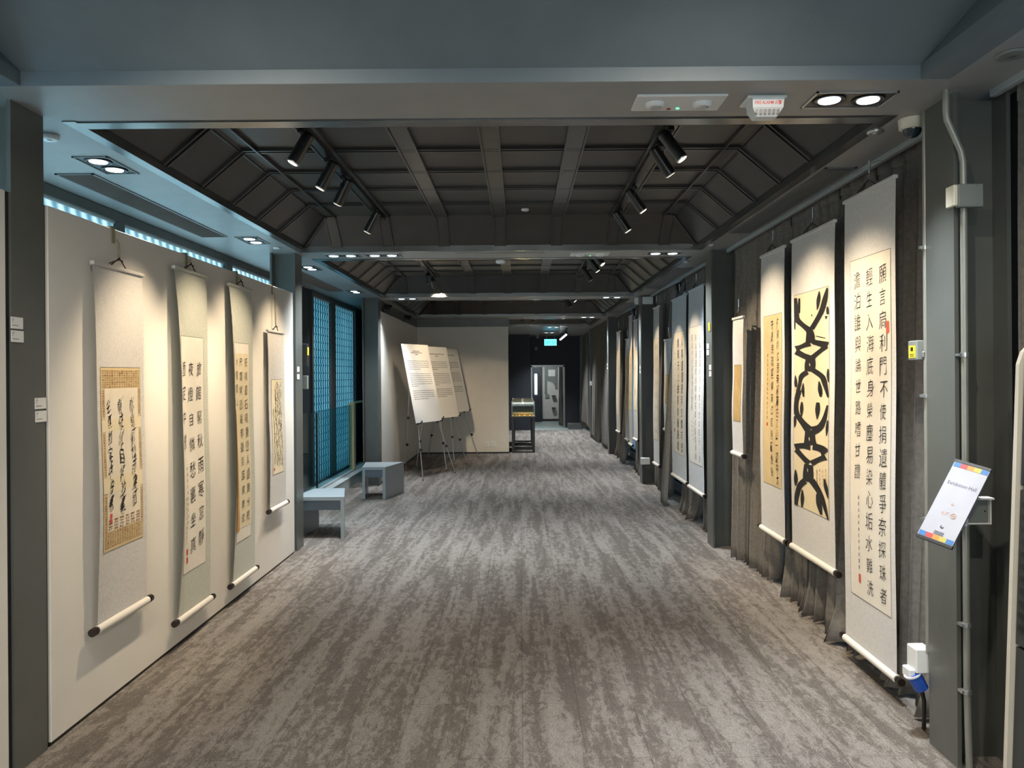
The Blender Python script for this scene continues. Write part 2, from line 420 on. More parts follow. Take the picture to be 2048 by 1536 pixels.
def stroke(mb, pts, fn, n=5):
    """variable-width ink stroke; pts = (x, z, width)"""
    out = []
    P = [Vector(p) for p in pts]
    for i in range(len(P) - 1):
        a = P[max(i - 1, 0)]; b = P[i]; c = P[i + 1]; d = P[min(i + 2, len(P) - 1)]
        for k in range(n):
            t = k / n
            out.append(0.5 * ((2 * b) + (c - a) * t + (2 * a - 5 * b + 4 * c - d) * t * t + (3 * b - a - 3 * c + d) * t ** 3))
    out.append(P[-1])
    vs = []
    for i, p in enumerate(out):
        q0 = out[max(i - 1, 0)]; q1 = out[min(i + 1, len(out) - 1)]
        dx, dz = q1[0] - q0[0], q1[1] - q0[1]; L = math.hypot(dx, dz) or 1
        nx, nz = -dz / L, dx / L; h = max(p[2], 1e-4) / 2
        vs += [fn(p[0] + nx * h, p[1] + nz * h), fn(p[0] - nx * h, p[1] - nz * h)]
    mb.add(vs, [(2 * i, 2 * i + 1, 2 * i + 3, 2 * i + 2) for i in range(len(out) - 1)])

# ================================================================== SETTING
XL, XR, ZS = -2.62, 2.08, 2.55        # window walls and soffit height
COLY = [3.0, 6.67, 10.5, 14.35, 18.1]
BEAMS = [(-1.25, -0.85), (2.77, 3.15), (6.55, 6.93), (10.38, 10.80), (14.0, 14.65), (16.9, 21.5)]
COF = [(-0.85, 2.77), (3.15, 6.55), (6.93, 10.38), (10.80, 14.0), (14.65, 16.9)]
OX0, OX1 = -1.87, 1.555              # coffer opening

struct('floor', MB().box(XL - .2, XR + .2, -4.7, 20.6, -0.08, 0), 'carpet', 'grey streaked carpet floor running the length of the hall', 'floor')
struct('floor', MB().box(XL - .2, XR + .2, 20.6, 28.2, -0.08, -0.002), 'hard_floor', 'pale green hard floor beyond the carpet at the far end', 'floor')
mb = MB()
mb.box(XL - .2, OX0, -4.7, 21.5, ZS, ZS + .07); mb.box(OX1, 1.775, -4.7, 21.5, ZS, ZS + .07)
mb.box(1.775, XR + .2, -4.7, 21.5, ZS + .07, ZS + .12)
for y0, y1 in BEAMS: mb.box(OX0, OX1, y0, y1, ZS, ZS + .07)
mb.box(OX0, OX1, -4.7, -1.25, ZS, ZS + .07)
struct('ceiling', mb, 'soffit', 'grey painted ceiling soffit with cross beams between the coffers', 'ceiling')
struct('ceiling', MB().box(XL - .2, XR + .2, -4.7, 28.2, 2.98, 3.05), 'black', 'dark slab above the coffers', 'ceiling')
struct('ceiling', MB().box(XL - .2, XR + .2, 21.6, 28.2, 2.40, 2.46), 'white_wall', 'pale ceiling of the room beyond the far doorway', 'ceiling')

# coffers
def coffer(y0, y1, idx, label):
    t = thing('ceiling_coffer', label, 'ceiling coffer', ((OX0 + OX1) / 2, (y0 + y1) / 2, ZS), 0, kind='structure')
    off = ((OX0 + OX1) / 2, (y0 + y1) / 2, ZS)
    blue = idx == 0
    lx0, lx1 = OX0 + .055, OX1 - .055; ly0, ly1 = y0 + (.0 if blue else .095), y1 - (.0 if blue else .03)
    if blue: lx0, lx1 = -1.79, 1.45; ly0, ly1 = y0, y1
    zl = ZS + (.052 if blue else .045); zt = 2.80; d = .24
    fx0, fx1, fy0, fy1 = lx0 + d, lx1 - d, ly0 + d, ly1 - d
    if blue: fx0, fx1, fy0, fy1 = lx0 - .2, lx1 + .2, ly0 + .55, ly1 - .55; zt = 2.93
    m = MB()
    m.quad((lx0, ly0, zl), (lx0, ly1, zl), (fx0, fy1, zt), (fx0, fy0, zt)); m.quad((lx1, ly1, zl), (lx1, ly0, zl), (fx1, fy0, zt), (fx1, fy1, zt))
    m.quad((lx0, ly1, zl), (lx1, ly1, zl), (fx1, fy1, zt), (fx0, fy1, zt)); m.quad((lx1, ly0, zl), (lx0, ly0, zl), (fx0, fy0, zt), (fx1, fy0, zt))
    m.quad((fx0, fy0, zt), (fx0, fy1, zt), (fx1, fy1, zt), (fx1, fy0, zt))
    m.build('coffer_lining', 'blue_coffer' if blue else 'black_panel', t, off)
    # rim: flat strip under the edge plus upstand
    m = MB()
    if blue:
        m.box(OX0, lx0, y0, y1, ZS + .0005, zl); m.box(lx1, OX1, y0, y1, ZS + .0005, zl)
        m.box(lx0, lx1, y1 - .002, y1 + .002, ZS + .0005, zl); m.box(lx0, lx1, y0 - .002, y0 + .002, ZS + .0005, zl)
        m.build('coffer_rim', 'blue_coffer', t, off); return t
    zr = ZS - .004
    m.box(OX0, lx0, y0, y1, zr, zl + .004); m.box(lx1, OX1, y0, y1, zr, zl + .004)
    m.box(lx0, lx1, y0 + .018, ly0, zr, zl + .004); m.box(lx0, lx1, ly1, y1, zr, zl + .004)
    m.build('coffer_rim', 'lip_metal', t, off)
    m = MB().box(OX0, OX1, y0, y0 + .018, ZS, ZS + .05); m.build('shadow_gap', 'black', t, off)
    # cross ribs (paired beads) over flat and side slopes
    nr = max(2, round((fy1 - fy0) / .4555))
    for k in range(1, nr):
        y = fy0 + (fy1 - fy0) * k / nr
        m = MB()
        for q in (-.02, .02):
            m.bar((fx0, y + q, zt - .006), (fx1, y + q, zt - .006), .016, .022)
        m.build('cross_rib', 'black_rib', t, off)
        for xa, xb in ((lx0, fx0), (lx1, fx1)):
            m = MB(); up = Vector((-(zt - zl) * (1 if xb > xa else -1), 0, d)).normalized()
            for q in (-.02, .02):
                m.bar((xa, y + q, zl - .004), (xb, y + q, zt - .004), .016, .022, up)
            m.build('slope_rib', 'black_rib', t, off)
    # long flat bands
    cx = (fx0 + fx1) / 2
    for k in range(-3, 4):
        x = cx + .475 * k
        x = min(max(x, fx0 + .03), fx1 - .03)
        edge = abs(k) == 3
        m = MB()
        if not edge:
            m.bar((x, fy0, zt - .008), (x, fy1, zt - .008), .085, .016)
        for q in (-.05, .05):
            m.bar((x + q, fy0, zt - .011), (x + q, fy1, zt - .011), .012, .024)
        m.build('long_band', 'band_metal' if not edge else 'black_rib', t, off)
        for ya, yb in ((ly1, fy1), (ly0, fy0)):
            m = MB(); up = Vector((0, -(zt - zl) * (1 if yb > ya else -1), d)).normalized()
            m.bar((x, ya, zl - .004), (x, yb, zt - .004), .07, .012, up)
            for q in (-.042, .042):
                m.bar((x + q, ya, zl - .006), (x + q, yb, zt - .006), .01, .02, up)
            m.build('slope_band', 'black_rib', t, off)
    # hips
    for xa, xb in ((lx0, fx0), (lx1, fx1)):
        for ya, yb in ((ly0, fy0), (ly1, fy1)):
            MB().bar((xa, ya, zl - .004), (xb, yb, zt - .004), .03, .03).build('hip_rib', 'black_rib', t, off)
    return t
names = ['blue grey smooth coffer directly overhead, nearest the viewer', 'nearest black ribbed ceiling coffer with spotlight tracks',
         'second black ribbed ceiling coffer along the hall', 'third black ribbed ceiling coffer above the white end partition', 'farthest black ceiling coffer before the far passage']
for i, (a, b) in enumerate(COF): coffer(a, b, i, names[i])

# steel columns: H sections, flanges facing the hall
ORD = ['nearest', 'second', 'third', 'fourth', 'fifth']
def column(side, y, label, top=ZS):
    xf = -1.915 if side < 0 else 1.64
    d = side
    m = MB()
    m.box(xf, xf + d * .016, y - .1, y + .1, 0, top); m.box(xf + d * .20, xf + d * .216, y - .1, y + .1, 0, top)
    m.box(xf + d * .016, xf + d * .20, y - .012, y + .012, 0, top)
    struct('steel_column', m, 'steel', label, 'column')
for i, y in enumerate(COLY):
    if i < 3: column(-1, y, ['grey steel column at the left edge with four small cards', 'left grey steel column between white panel and window', 'left grey steel column behind the second bench'][i], ZS)
    column(1, y, ORD[i] + ' grey steel column along the right wall' + (' beside the exhibition sign' if i == 0 else ''), ZS)
column(1, 21.2, 'farthest grey steel column on the right, by the far doorway', ZS)

# window walls
def glazing(name, x, y0, y1, z0, z1, mat, label, mull, frame='header'):
    t = thing(name, label, 'window', (x, (y0 + y1) / 2, z0), 0, kind='structure')
    off = (x, (y0 + y1) / 2, z0)
    m = MB()
    m.box(x - .04, x + .04, y0, y1, z1, z1 + .06); m.box(x - .04, x + .04, y0, y1, z0 - .03, z0)
    m.box(x - .05, x + .05, y0 - .06, y0, z0 - .03, z1 + .06); m.box(x - .05, x + .05, y1, y1 + .06, z0 - .03, z1 + .06)
    for q in mull: m.box(x - .045, x + .045, q[0], q[1], z0, z1)
    m.build('window_frame', frame, t, off)
    ys = [y0] + [v for q in mull for v in q] + [y1]
    for a, b in zip(ys[::2], ys[1::2]):
        MB().box(x - .012, x + .012, a, b, z0, z1).build('glass_pane', mat, t, off)
        MB().box(x + .012, x + .022, a + .0, b - .0, z1 - .014, z1).build('glazing_bead', 'sill', t, off)
    return t
glazing('window_1', XL + .04, -4.3, 2.8, 0.16, 2.485, 'skylit_facade_glass', 'blue ribbed glass window beyond the left edge column', [(-2, -1.9), (.3, .4)])
glazing('window_2', XL + .04, 3.0, 8.35, 0.16, 2.485, 'skylit_facade_glass', 'blue ribbed glass window showing above the left white panel', [(4.87, 4.95), (6.67, 6.80)])
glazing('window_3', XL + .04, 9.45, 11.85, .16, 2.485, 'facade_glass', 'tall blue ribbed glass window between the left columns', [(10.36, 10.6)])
mb = MB().box(XL - .2, XL + .0, -4.7, 21.5, 0, .13)
mb.box(XL - .2, XL + .0, -4.7, 21.5, 2.545, ZS)
for a, b in ((-4.7, -4.36), (2.86, 2.94), (8.41, 9.39), (11.91, 28.2)): mb.box(XL - .1, XL + .06, a, b, 0, ZS)
mb.box(XL - .03, XL + .08, 21.5, 28.2, 0, 2.5)
struct('wall_left', mb, 'dark_wall', 'dark left outer wall holding the ribbed glass windows', 'wall')
struct('trim_1', MB().box(XL + .08, -2.28, 3.2, 12.1, 0, .13).box(XL + .08, -2.275, 3.2, 12.1, .125, .137), 'sill', 'pale grey ledge along the foot of the left window', 'ledge')
for i, (a, b) in enumerate(((-4.2, 2.85), (3.15, 6.52), (6.82, 10.35), (10.65, 14.2), (14.5, 17.95), (18.25, 21.0))):
    glazing('window_%d' % (4 + i), XR - .03, a + .1, b - .1, .14, 2.5, 'window_pane', 'daylit window hidden behind the right curtains, bay %s from the viewer' % ['one', 'two', 'three', 'four', 'five', 'six'][i], [((a + b) / 2 - .04, (a + b) / 2 + .04)])
mb = MB().box(XR, XR + .12, -4.7, 28.2, 0, .11).box(XR, XR + .12, -4.7, 28.2, 2.56, 2.7)
for a, b in ((-4.7, -4.16), (2.81, 3.19), (6.48, 6.86), (10.31, 10.69), (14.16, 14.54), (17.91, 18.29), (20.96, 28.2)): mb.box(XR - .08, XR + .1, a, b, 0, 2.62)
struct('wall_right', mb, 'dark_wall', 'dark right outer wall behind the columns and curtains', 'wall')
struct('trim_2', MB().box(1.98, XR, -4.6, 21.4, 0, .1), 'sill', 'pale ledge at the foot of the right windows', 'ledge')
# wall behind the viewer with a tall window
mb = MB().box(XL - .2, -1.9, -4.7, -4.6, 0, 2.98).box(1.7, XR + .2, -4.7, -4.6, 0, 2.98).box(-1.9, 1.7, -4.7, -4.6, 2.45, 2.98).box(-1.9, 1.7, -4.7, -4.6, 0, .1)
struct('wall_rear', mb, 'dark_wall', 'dark wall behind the viewer with a broad window', 'wall')
t = thing('window_10', 'broad window in the wall behind the viewer', 'window', (0, -4.65, .1), kind='structure')
MB().box(-1.9, 1.7, -4.66, -4.64, .1, 2.45).build('glass_pane', 'case_glass', t, (0, -4.65, .1))
pl = bpy.data.lights.new('window_portal', 'AREA'); pl.shape = 'RECTANGLE'; pl.size = 3.6 * U; pl.size_y = 2.35 * U; pl.cycles.is_portal = True
po = bpy.data.objects.new('window_portal', pl); C.objects.link(po); po.location = Vector((-.1, -4.6, 1.275)) * U; po.rotation_euler = (-PI / 2, 0, PI)

# white partitions
def partition(name, mb, label, mat='white_wall'): struct(name, mb, mat, label, 'partition wall')
partition('partition_wall', MB().bbox(-1.97, -1.915, 3.125, 6.50, .015, 2.2, .003), 'long white partition panel on the left hung with four scrolls')
partition('partition_wall', MB().bbox(-1.97, -1.915, -3.0, 2.868, .015, 2.2, .003), 'white partition panel cut off by the left edge of the view')
partition('partition_wall', MB().box(-1.97, -1.935, 10.62, 14.56, .02, 2.39), 'white side partition behind the text boards')
partition('partition_wall', MB().box(-1.97, -.22, 14.56, 14.68, .02, 2.40), 'white end partition facing the viewer behind the easels')
struct('partition_beam', MB().box(-1.99, -.2, 14.58, 14.68, 2.40, 2.548).box(-1.99, -.2, 14.57, 14.58, 2.535, 2.548), 'steel', 'dark header above the white end partition', 'beam')
struct('partition_beam', MB().box(-1.99, -1.95, 10.62, 14.6, 2.39, 2.548), 'steel', 'dark header above the white side partition', 'beam')
struct('baseboard_end', MB().box(-1.95, -.22, 14.545, 14.66, 0, .03), 'black', 'black skirting strip under the white end partition', 'baseboard')
struct('baseboard_side', MB().box(-1.965, -1.928, 10.62, 14.54, 0, .022), 'black', 'black skirting strip under the white side partition', 'baseboard')
struct('baseboard_left', MB().box(-1.965, -1.92, 3.125, 6.50, 0, .016), 'black', 'black strip under the left white panel', 'baseboard')
struct('trim_3', MB().box(-1.965, -1.925, 3.098, 3.122, 0, 2.2), 'black', 'black gap strip between left edge column and white panel', 'trim')
struct('trim_4', MB().box(-1.965, -1.925, 2.872, 2.90, 0, 2.2), 'black', 'black gap strip on the near side of the left edge column', 'trim')

# far end
mb = MB()
mb.box(XL, .32, 21.5, 21.6, 0, 2.6); mb.box(1.23, XR, 21.5, 21.6, 0, 2.6); mb.box(.32, 1.23, 21.5, 21.6, 1.73, 2.6)
struct('wall_end', mb, 'dark_wall', 'dark blue wall at the far end around the doorway', 'wall')
struct('wall_end_pier', MB().box(-.30, .27, 20.5, 20.62, 0, ZS), 'dark_wall', 'dark blue pier left of the far doorway', 'wall')
t = thing('doorway', 'bright metal doorway frame in the dark end wall', 'doorway', (.775, 21.5, 0), kind='structure')
MB().box(.30, .345, 21.46, 21.62, 0, 1.73).build('jamb', 'lip_metal', t, (.775, 21.5, 0))
MB().box(1.20, 1.25, 21.46, 21.62, 0, 1.73).build('jamb', 'lip_metal', t, (.775, 21.5, 0))
MB().box(.30, 1.25, 21.46, 21.62, 1.69, 1.745).build('lintel', 'lip_metal', t, (.775, 21.5, 0))
struct('trim_5', MB().bbox(1.30, 1.66, 20.7, 21.45, 0, .14), 'header', 'low dark plinth right of the far doorway', 'plinth')
# room beyond
mb = MB().box(XL, XR, 28.0, 28.1, 0, 2.5)
struct('wall_far_room', mb, 'white_wall', 'pale wall of the room beyond the far doorway', 'wall')
t = thing('door_1', 'dark door leaf with a narrow self-glowing glass slot beyond the doorway', 'door', (.47, 24.0, 0), kind='structure')
o3 = (.47, 24.0, 0)
MB().box(.30, .52, 24.0, 24.06, 0, 1.9).box(.58, .66, 24.0, 24.06, 0, 1.9).box(.52, .58, 24.0, 24.06, 0, .82).box(.52, .58, 24.0, 24.06, 1.5, 1.9).build('door_leaf', 'dark_wall', t, o3)
MB().box(.455, .53, 23.98, 23.995, .86, 1.50).build('vision_panel', 'slot_glow', t, o3)  # pane emits by itself, standing in for light from behind the slot
struct('partition_wall', MB().box(.705, 1.32, 24.5, 24.56, .06, 1.95), 'white_wall', 'white display wall seen through the far doorway', 'partition wall')
struct('baseboard_far', MB().box(.705, 1.32, 24.49, 24.5, 0, .06), 'black', 'black skirting of the display wall beyond the doorway', 'baseboard')
t = thing('wall_graphic', 'dark wall graphic with white square and arch beyond the doorway', 'wall graphic', (1.0, 24.48, .8))
o3 = (1.0, 24.48, .8)
MB().box(.78, .86, 24.475, 24.49, .86, 1.72).box(.86, 1.20, 24.475, 24.49, 1.30, 1.72).build('dark_field', 'plastic_grey', t, o3)
MB().box(.90, 1.12, 24.468, 24.474, 1.42, 1.63).build('white_square', 'card', t, o3)
arch = [(.86, 1.30)] + [(.96 + .16 * math.sin(a) , 1.0 + .25 * math.cos(a)) for a in [k * PI / 2 / 8 for k in range(9)]] + [(1.2, 1.0), (1.2, 1.30)]
t2 = MB(); n = len(arch)
t2.add([(x, 24.474, z) for x, z in arch] + [(x, 24.49, z) for x, z in arch], [tuple(range(n)), tuple(range(2 * n - 1, n - 1, -1))] + [(k, n + k, n + (k + 1) % n, (k + 1) % n) for k in range(n)])
t2.build('arch_field', 'plastic_grey', t, o3)
tag(MB().bbox(.80, .93, 24.46, 24.488, .72, .84).build('notice_plate', 'plastic_grey'), 'small grey notice plate on the wall beyond the doorway', 'notice')
for zz, wd in ((.80, 'upper'), (.42, 'lower')):
    tag(MB().box(1.0, 1.12, 24.3, 24.488, zz - .012, zz + .012).build('wall_shelf', 'black'), wd + ' small black shelf on the white wall beyond the doorway', 'shelf')
mb = MB().box(1.25, 1.31, 22.6, 22.9, 0, 2.2)
struct('door_jamb_post', mb, 'lip_metal', 'narrow metal post on the right beyond the doorway', 'post')
def plight(pos, watts, col, rad=.12):
    l = bpy.data.lights.new('lamp_light', 'POINT'); l.energy = watts * U * U; l.color = col; l.shadow_soft_size = rad * U
    o = bpy.data.objects.new('lamp_light', l); C.objects.link(o); o.location = Vector(pos) * U
t = thing('added_room_lamp', 'unseen round lamp added to light the room beyond the doorway', 'lamp', (.5, 22.8, 2.40))  # added fixture, out of sight above the door head, to light this room
MB().lathe((.5, 22.8, 2.40), [(.14, -.05), (.16, -.02), (.16, 0)]).build('lamp_shade', 'lens_cool', t, (.5, 22.8, 2.40))
plight((.5, 22.8, 2.25), 60, COOL)

# ================================================================== SCROLLS
def silk_fn(wd, ht, bow, curl, lean):
    """point on the hanging cloth; x from -w/2 to w/2 (viewer's right +), z from 0 (top) down; front is -y"""
    def fn(x, z, lift=0.0):
        tz = min(max(-z / ht, 0), 1); s = x / wd + .5
        e = math.sin(PI * tz) ** .7 if 0 < tz < 1 else 0
        y = -bow * math.sin(PI * tz * 1.0) - curl * max(0, (.34 - s) / .34) ** 2 * e - lean * tz
        y -= .004 * math.sin(3 * PI * tz + 1) * e
        xx = x + curl * .45 * max(0, (.34 - s) / .34) ** 2 * e
        return (xx, y - lift, z)
    return fn
def scroll(label, side, X, ya, yb, ztop, zbot, pic, silk, paper, deco, hang, group=None, bow=.006, curl=.0, lean=.012, cord_mat='cord', inset=None, split=None):
    """ya/yb: the two edges along the hall; pic = (margin left, right fractions, z top, z bottom)"""
    yc = (ya + yb) / 2; wd = abs(yb - ya); ht = ztop - zbot
    rz = PI / 2 if side < 0 else -PI / 2
    t = thing('hanging_scroll', label, 'scroll', (X, yc, ztop), rz, group)
    fn = silk_fn(wd, ht, bow, curl, lean)
    MB().grid(16, 40, lambda a, b: fn((a - .5) * wd, -b * ht)).build('silk_mount', silk, t)
    px0 = (-.5 + pic[0]) * wd; px1 = (-.5 + pic[1]) * wd; pz0 = pic[2] - ztop; pz1 = pic[3] - ztop
    MB().grid(14, 40, lambda a, b: fn(px0 + a * (px1 - px0), pz0 + b * (pz1 - pz0), .0015)).build('paper_panel', paper, t)
    # thin border line round the picture
    m = MB(); bw = .0025
    for (a0, a1, b0, b1) in ((px0 - bw, px1 + bw, pz0, pz0 + bw), (px0 - bw, px1 + bw, pz1 - bw, pz1)):
        m.grid(8, 1, lambda a, b: fn(a0 + a * (a1 - a0), b0 + b * (b1 - b0), .0018), False)
    for a0, a1 in ((px0 - bw, px0), (px1, px1 + bw)):
        m.grid(1, 24, lambda a, b: fn(a0 + a * (a1 - a0), pz0 + b * (pz1 - pz0), .0018), False)
    m.build('border_line', 'ink_soft', t)
    P = lambda x, z: fn(px0 + x * (px1 - px0), pz0 + z * (pz1 - pz0), .0035)      # 0..1 from top left
    Q = lambda x, z: fn(px0 + x, pz0 - z, .0035)                                   # metres inside the picture
    deco(t, P, fn, px0, px1, pz0, pz1)
    # top batten, roller and knobs
    r = .019
    m = MB().bbox(-wd / 2 - .004, wd / 2 + .004, -.012, .010, -.012, .006, .003); m.build('top_batten', silk, t)
    MB().cyl((-wd / 2 - .004, -lean, -ht - r * .6), (wd / 2 + .004, -lean, -ht - r * .6), r, n=18).build('bottom_roller', 'cream_roller', t)
    for sx in (-1, 1):
        x0 = sx * (wd / 2 + .004)
        m = MB().cyl((x0, -lean, -ht - r * .6), (x0 + sx * .012, -lean, -ht - r * .6), r * .75, r * .8, 14)
        m.cyl((x0 + sx * .012, -lean, -ht - r * .6), (x0 + sx * .04, -lean, -ht - r * .6), r * 1.02, r * .95, 14)
        m.build('roller_knob', 'wood_dark', t)
    # cord: triangle from the batten up to the hook, and hanger
    kx = wd * .16; kz = .05
    m = MB()
    m.tube([(-kx, 0, .004), (0, -.004, kz), (kx, 0, .004)], .0028, 6)
    m.tube([(-kx - .02, -.006, .012), (-.01, -.008, kz - .01), (.02, -.010, kz - .015)], .0035, 6)
    m.build('hanging_cord', 'cord_dark', t)
    kind, zh = hang
    zt = zh - ztop
    if kind == 'strap':           # cord with a band hooked over the panel top
        m = MB().tube([(-.008, -.002, kz), (-.012, .0, (kz + zt) * .5), (-.004, .012, zt - .05)], .003, 6).tube([(.008, -.002, kz), (.006, .0, (kz + zt) * .5), (.004, .012, zt - .05)], .003, 6)
        m.build('cord_loop', 'cord', t)
        m = MB().box(-.016, .016, .022, .027, zt - .07, zt + .006).box(-.016, .016, .022, .10, zt + .003, zt + .008).box(-.016, .016, .097, .101, zt - .12, zt + .006)
        m.build('strap', 'cord', t)
    else:                         # chrome ratchet on a thin wire from the ceiling rail
        m = MB().tube([(0, .0, kz), (0, .004, kz + .05)], .0025, 6).cyl((0, .004, kz + .03), (0, .004, kz + .09), .006, .006, 8)
        m.build('wire_gripper', 'wire', t)
        MB().tube([(0, .004, kz + .08), (0, .075, zt - .02)], .0012, 5).build('hanging_wire', 'wire', t)
    return t
def ink(t, mb, mat='ink', name='calligraphy'): return mb.build(name, mat, t)
def seal(t, P, boxes):
    for x0, z0, x1, z1 in boxes:
        MB().grid(2, 2, lambda a, b: P(x0 + a * (x1 - x0), z0 + b * (z1 - z0)), False).build('red_seal', 'seal_red', t)
def writing(cols, seals=(), off=-.008, mat='ink', **kw):
    """cols: (text, x, z0, z1, size) in picture fractions, size in hall units"""
    def deco(t, P, fn, px0, px1, pz0, pz1):
        m = MB(); w_, h_ = px1 - px0, pz1 - pz0
        F = lambda x, z: fn(x, z, .0035)
        for s, x, z0, z1, sz in cols:
            put_column(m, s, px0 + x * w_, pz0 + z0 * h_, pz0 + z1 * h_, sz, F, off=off if sz > .03 else 0.0, **kw)
        ink(t, m, mat)
        if seals: seal(t, P, seals)
    return deco

# left panel: four scrolls -------------------------------------------------
def deco1(t, P, fn, px0, px1, pz0, pz1):
    w_, h_ = px1 - px0, pz1 - pz0
    # inner pale sheet of three pieces over the printed gold ground
    for nm, mat, boxes in (('inner_sheet', 'paper_pale', [(.10, .115, .93, .895)]), ('gold_strip', 'paper_straw', [(.0, .285, 1.0, .35), (.0, .60, 1.0, .685)])):
        m = MB()
        for x0, z0, x1, z1 in boxes:
            m = MB().grid(8, 10, lambda a, b: fn(px0 + (x0 + a * (x1 - x0)) * w_, pz0 + (z0 + b * (z1 - z0)) * h_, .0026 if nm[0] == 'i' else .0030))
            m.build(nm, mat, t)
    rnd = random.Random(3)
    m = MB(); F2 = lambda x, z: fn(px0 + x * w_, pz0 + z * h_, .0033)
    CH = '天地玄黃宇宙洪荒日月盈昃辰宿列張寒來暑往秋收冬藏閏餘成歲律呂調陽雲騰致雨露結為霜金生麗水玉出崑岡'
    def tiny(x0, x1, z0, z1, nx, nz):
        for i in range(nx):
            for j in range(nz):
                cx = x0 + (i + .5) * (x1 - x0) / nx; cz = z0 + (j + .5) * (z1 - z0) / nz
                sx = (x1 - x0) / nx * .82; sz = (z1 - z0) / nz * .80 * rnd.uniform(.85, 1.1)
                v, f = glyph(rnd.choice(CH), .012, 1)
                m.add([F2(cx + (p - .5) * sx, cz - (q - .38) * sz) for p, q in v], f)
    tiny(.02, .98, .012, .112, 16, 8); tiny(.02, .09, .12, .27, 1, 11); tiny(.94, .99, .12, .27, 1, 11)
    tiny(.02, .09, .36, .59, 1, 16); tiny(.94, .99, .36, .59, 1, 16); tiny(.02, .09, .70, .90, 1, 14); tiny(.94, .99, .70, .90, 1, 14)
    tiny(.02, .98, .90, .985, 16, 7); tiny(.10, .93, .83, .895, 6, 4)
    m.build('fine_print', 'ink_brown', t)
    m = MB(); F = lambda x, z: fn(x, z, .0045)
    for s, x, z0, z1, sz in (('旅館窮秋雨寒窗', .78, .165, .80, .075), ('靜夜燈自憐愁裏', .48, .165, .82, .075), ('坐真箇定中僧書', .20, .165, .79, .07)):
        put_column(m, s, px0 + x * w_, pz0 + z0 * h_, pz0 + z1 * h_, sz, F, off=-.012, cursive=1.0, wx=.85, rise=.2)
    rnd = random.Random(5)
    for x, za, zb in ((.5, .25, .30), (.5, .68, .73), (.80, .50, .545), (.22, .52, .58), (.79, .66, .70), (.21, .70, .74)):
        stroke(m, [(px0 + (x + rnd.uniform(-.03, .03)) * w_, pz0 + (za + (zb - za) * k / 3) * h_, .003 + .003 * (k % 2)) for k in range(4)], F)
    ink(t, m)
    seal(t, lambda x, z: fn(px0 + x * w_, pz0 + z * h_, .0045), [(.15, .80, .21, .825), (.15, .83, .21, .85)])
GL_ = 'calligraphy scrolls hung on the left white panel'
scroll('cream scroll with cursive writing on brown printed ground, nearest on the left panel', -1, -1.886, 3.395, 3.843, 2.01, .395, (.085, .90, 1.543, .711), 'silk_cream', 'paper_gold', deco1, ('strap', 2.2), GL_, curl=.01)
scroll('green scroll with three columns of bold black characters, second on the left panel', -1, -1.886, 4.19, 4.63, 2.10, .175, (.09, .84, 1.725, .403), 'silk_green', 'paper',
       writing([('旅館窮秋雨寒窓靜', .80, .085, .93, .092), ('夜燈自憐愁裏坐真', .46, .085, .95, .090), ('箇定中僧', .15, .085, .50, .085),
                ('甲辰夏日録孤雲先生詩', .24, .55, .80, .020), ('秋夜雨中釜山書室主人', .17, .68, .88, .020)],
               [(.16, .90, .24, .925), (.16, .935, .24, .96)], off=-.008, cursive=.22), ('strap', 2.2), GL_, curl=.034)
def deco3(t, P, fn, px0, px1, pz0, pz1):
    w_, h_ = px1 - px0, pz1 - pz0
    MB().grid(10, 24, lambda a, b: fn(px0 + a * w_, pz0 + (.052 + b * .885) * h_, .0026)).build('straw_sheet', 'paper_straw', t)
    MB().grid(2, 20, lambda a, b: fn(px0 + (.0 + .24 * a * (b * .7 + .3)) * w_, pz0 + (.33 + b * .615) * h_, .005)).build('orange_fold', 'fold_orange', t)
    m = MB(); F = lambda x, z: fn(x, z, .0045)
    for s, x, z0, z1, sz in (('狂噴疊石吼重巒人語難分咫', .80, .06, .925, .072), ('尺間常恐是非聲到耳故教流', .47, .06, .925, .068), ('水盡籠山', .20, .06, .33, .062)):
        put_column(m, s, px0 + x * w_, pz0 + z0 * h_, pz0 + z1 * h_, sz, F, off=-.010)
    ink(t, m)
scroll('green scroll with characters on straw sheet and orange fold, third on the left panel', -1, -1.886, 4.985, 5.41, 2.10, .155, (.10, .80, 1.72, .40), 'silk_green', 'paper', deco3, ('strap', 2.2), GL_, curl=.028)
def deco4(t, P, fn, px0, px1, pz0, pz1):
    w_, h_ = px1 - px0, pz1 - pz0
    m = MB(); F = lambda x, z: fn(x, z, .004); rnd = random.Random(11)
    for c, x in enumerate((.86, .70, .54, .36, .16)):
        z = .02 if c < 3 else (.05 if c == 3 else .30)
        zend = .93 - .02 * c
        while z < zend:
            L = rnd.uniform(.03, .06); n = rnd.randint(3, 5); wd = rnd.uniform(.03, .07)
            stroke(m, [(px0 + (x + rnd.uniform(-1, 1) * wd) * w_, pz0 + (z + L * k / n) * h_, rnd.uniform(.002, .009)) for k in range(n + 1)], F, 3)
            z += L * .9
    ink(t, m); seal(t, P, [(.06, .93, .16, .96)])
scroll('short cream scroll of fine running script, farthest on the left panel', -1, -1.886, 5.745, 6.135, 1.842, .50, (.16, .80, 1.47, .75), 'silk_cream', 'paper_straw', deco4, ('strap', 2.2), GL_)

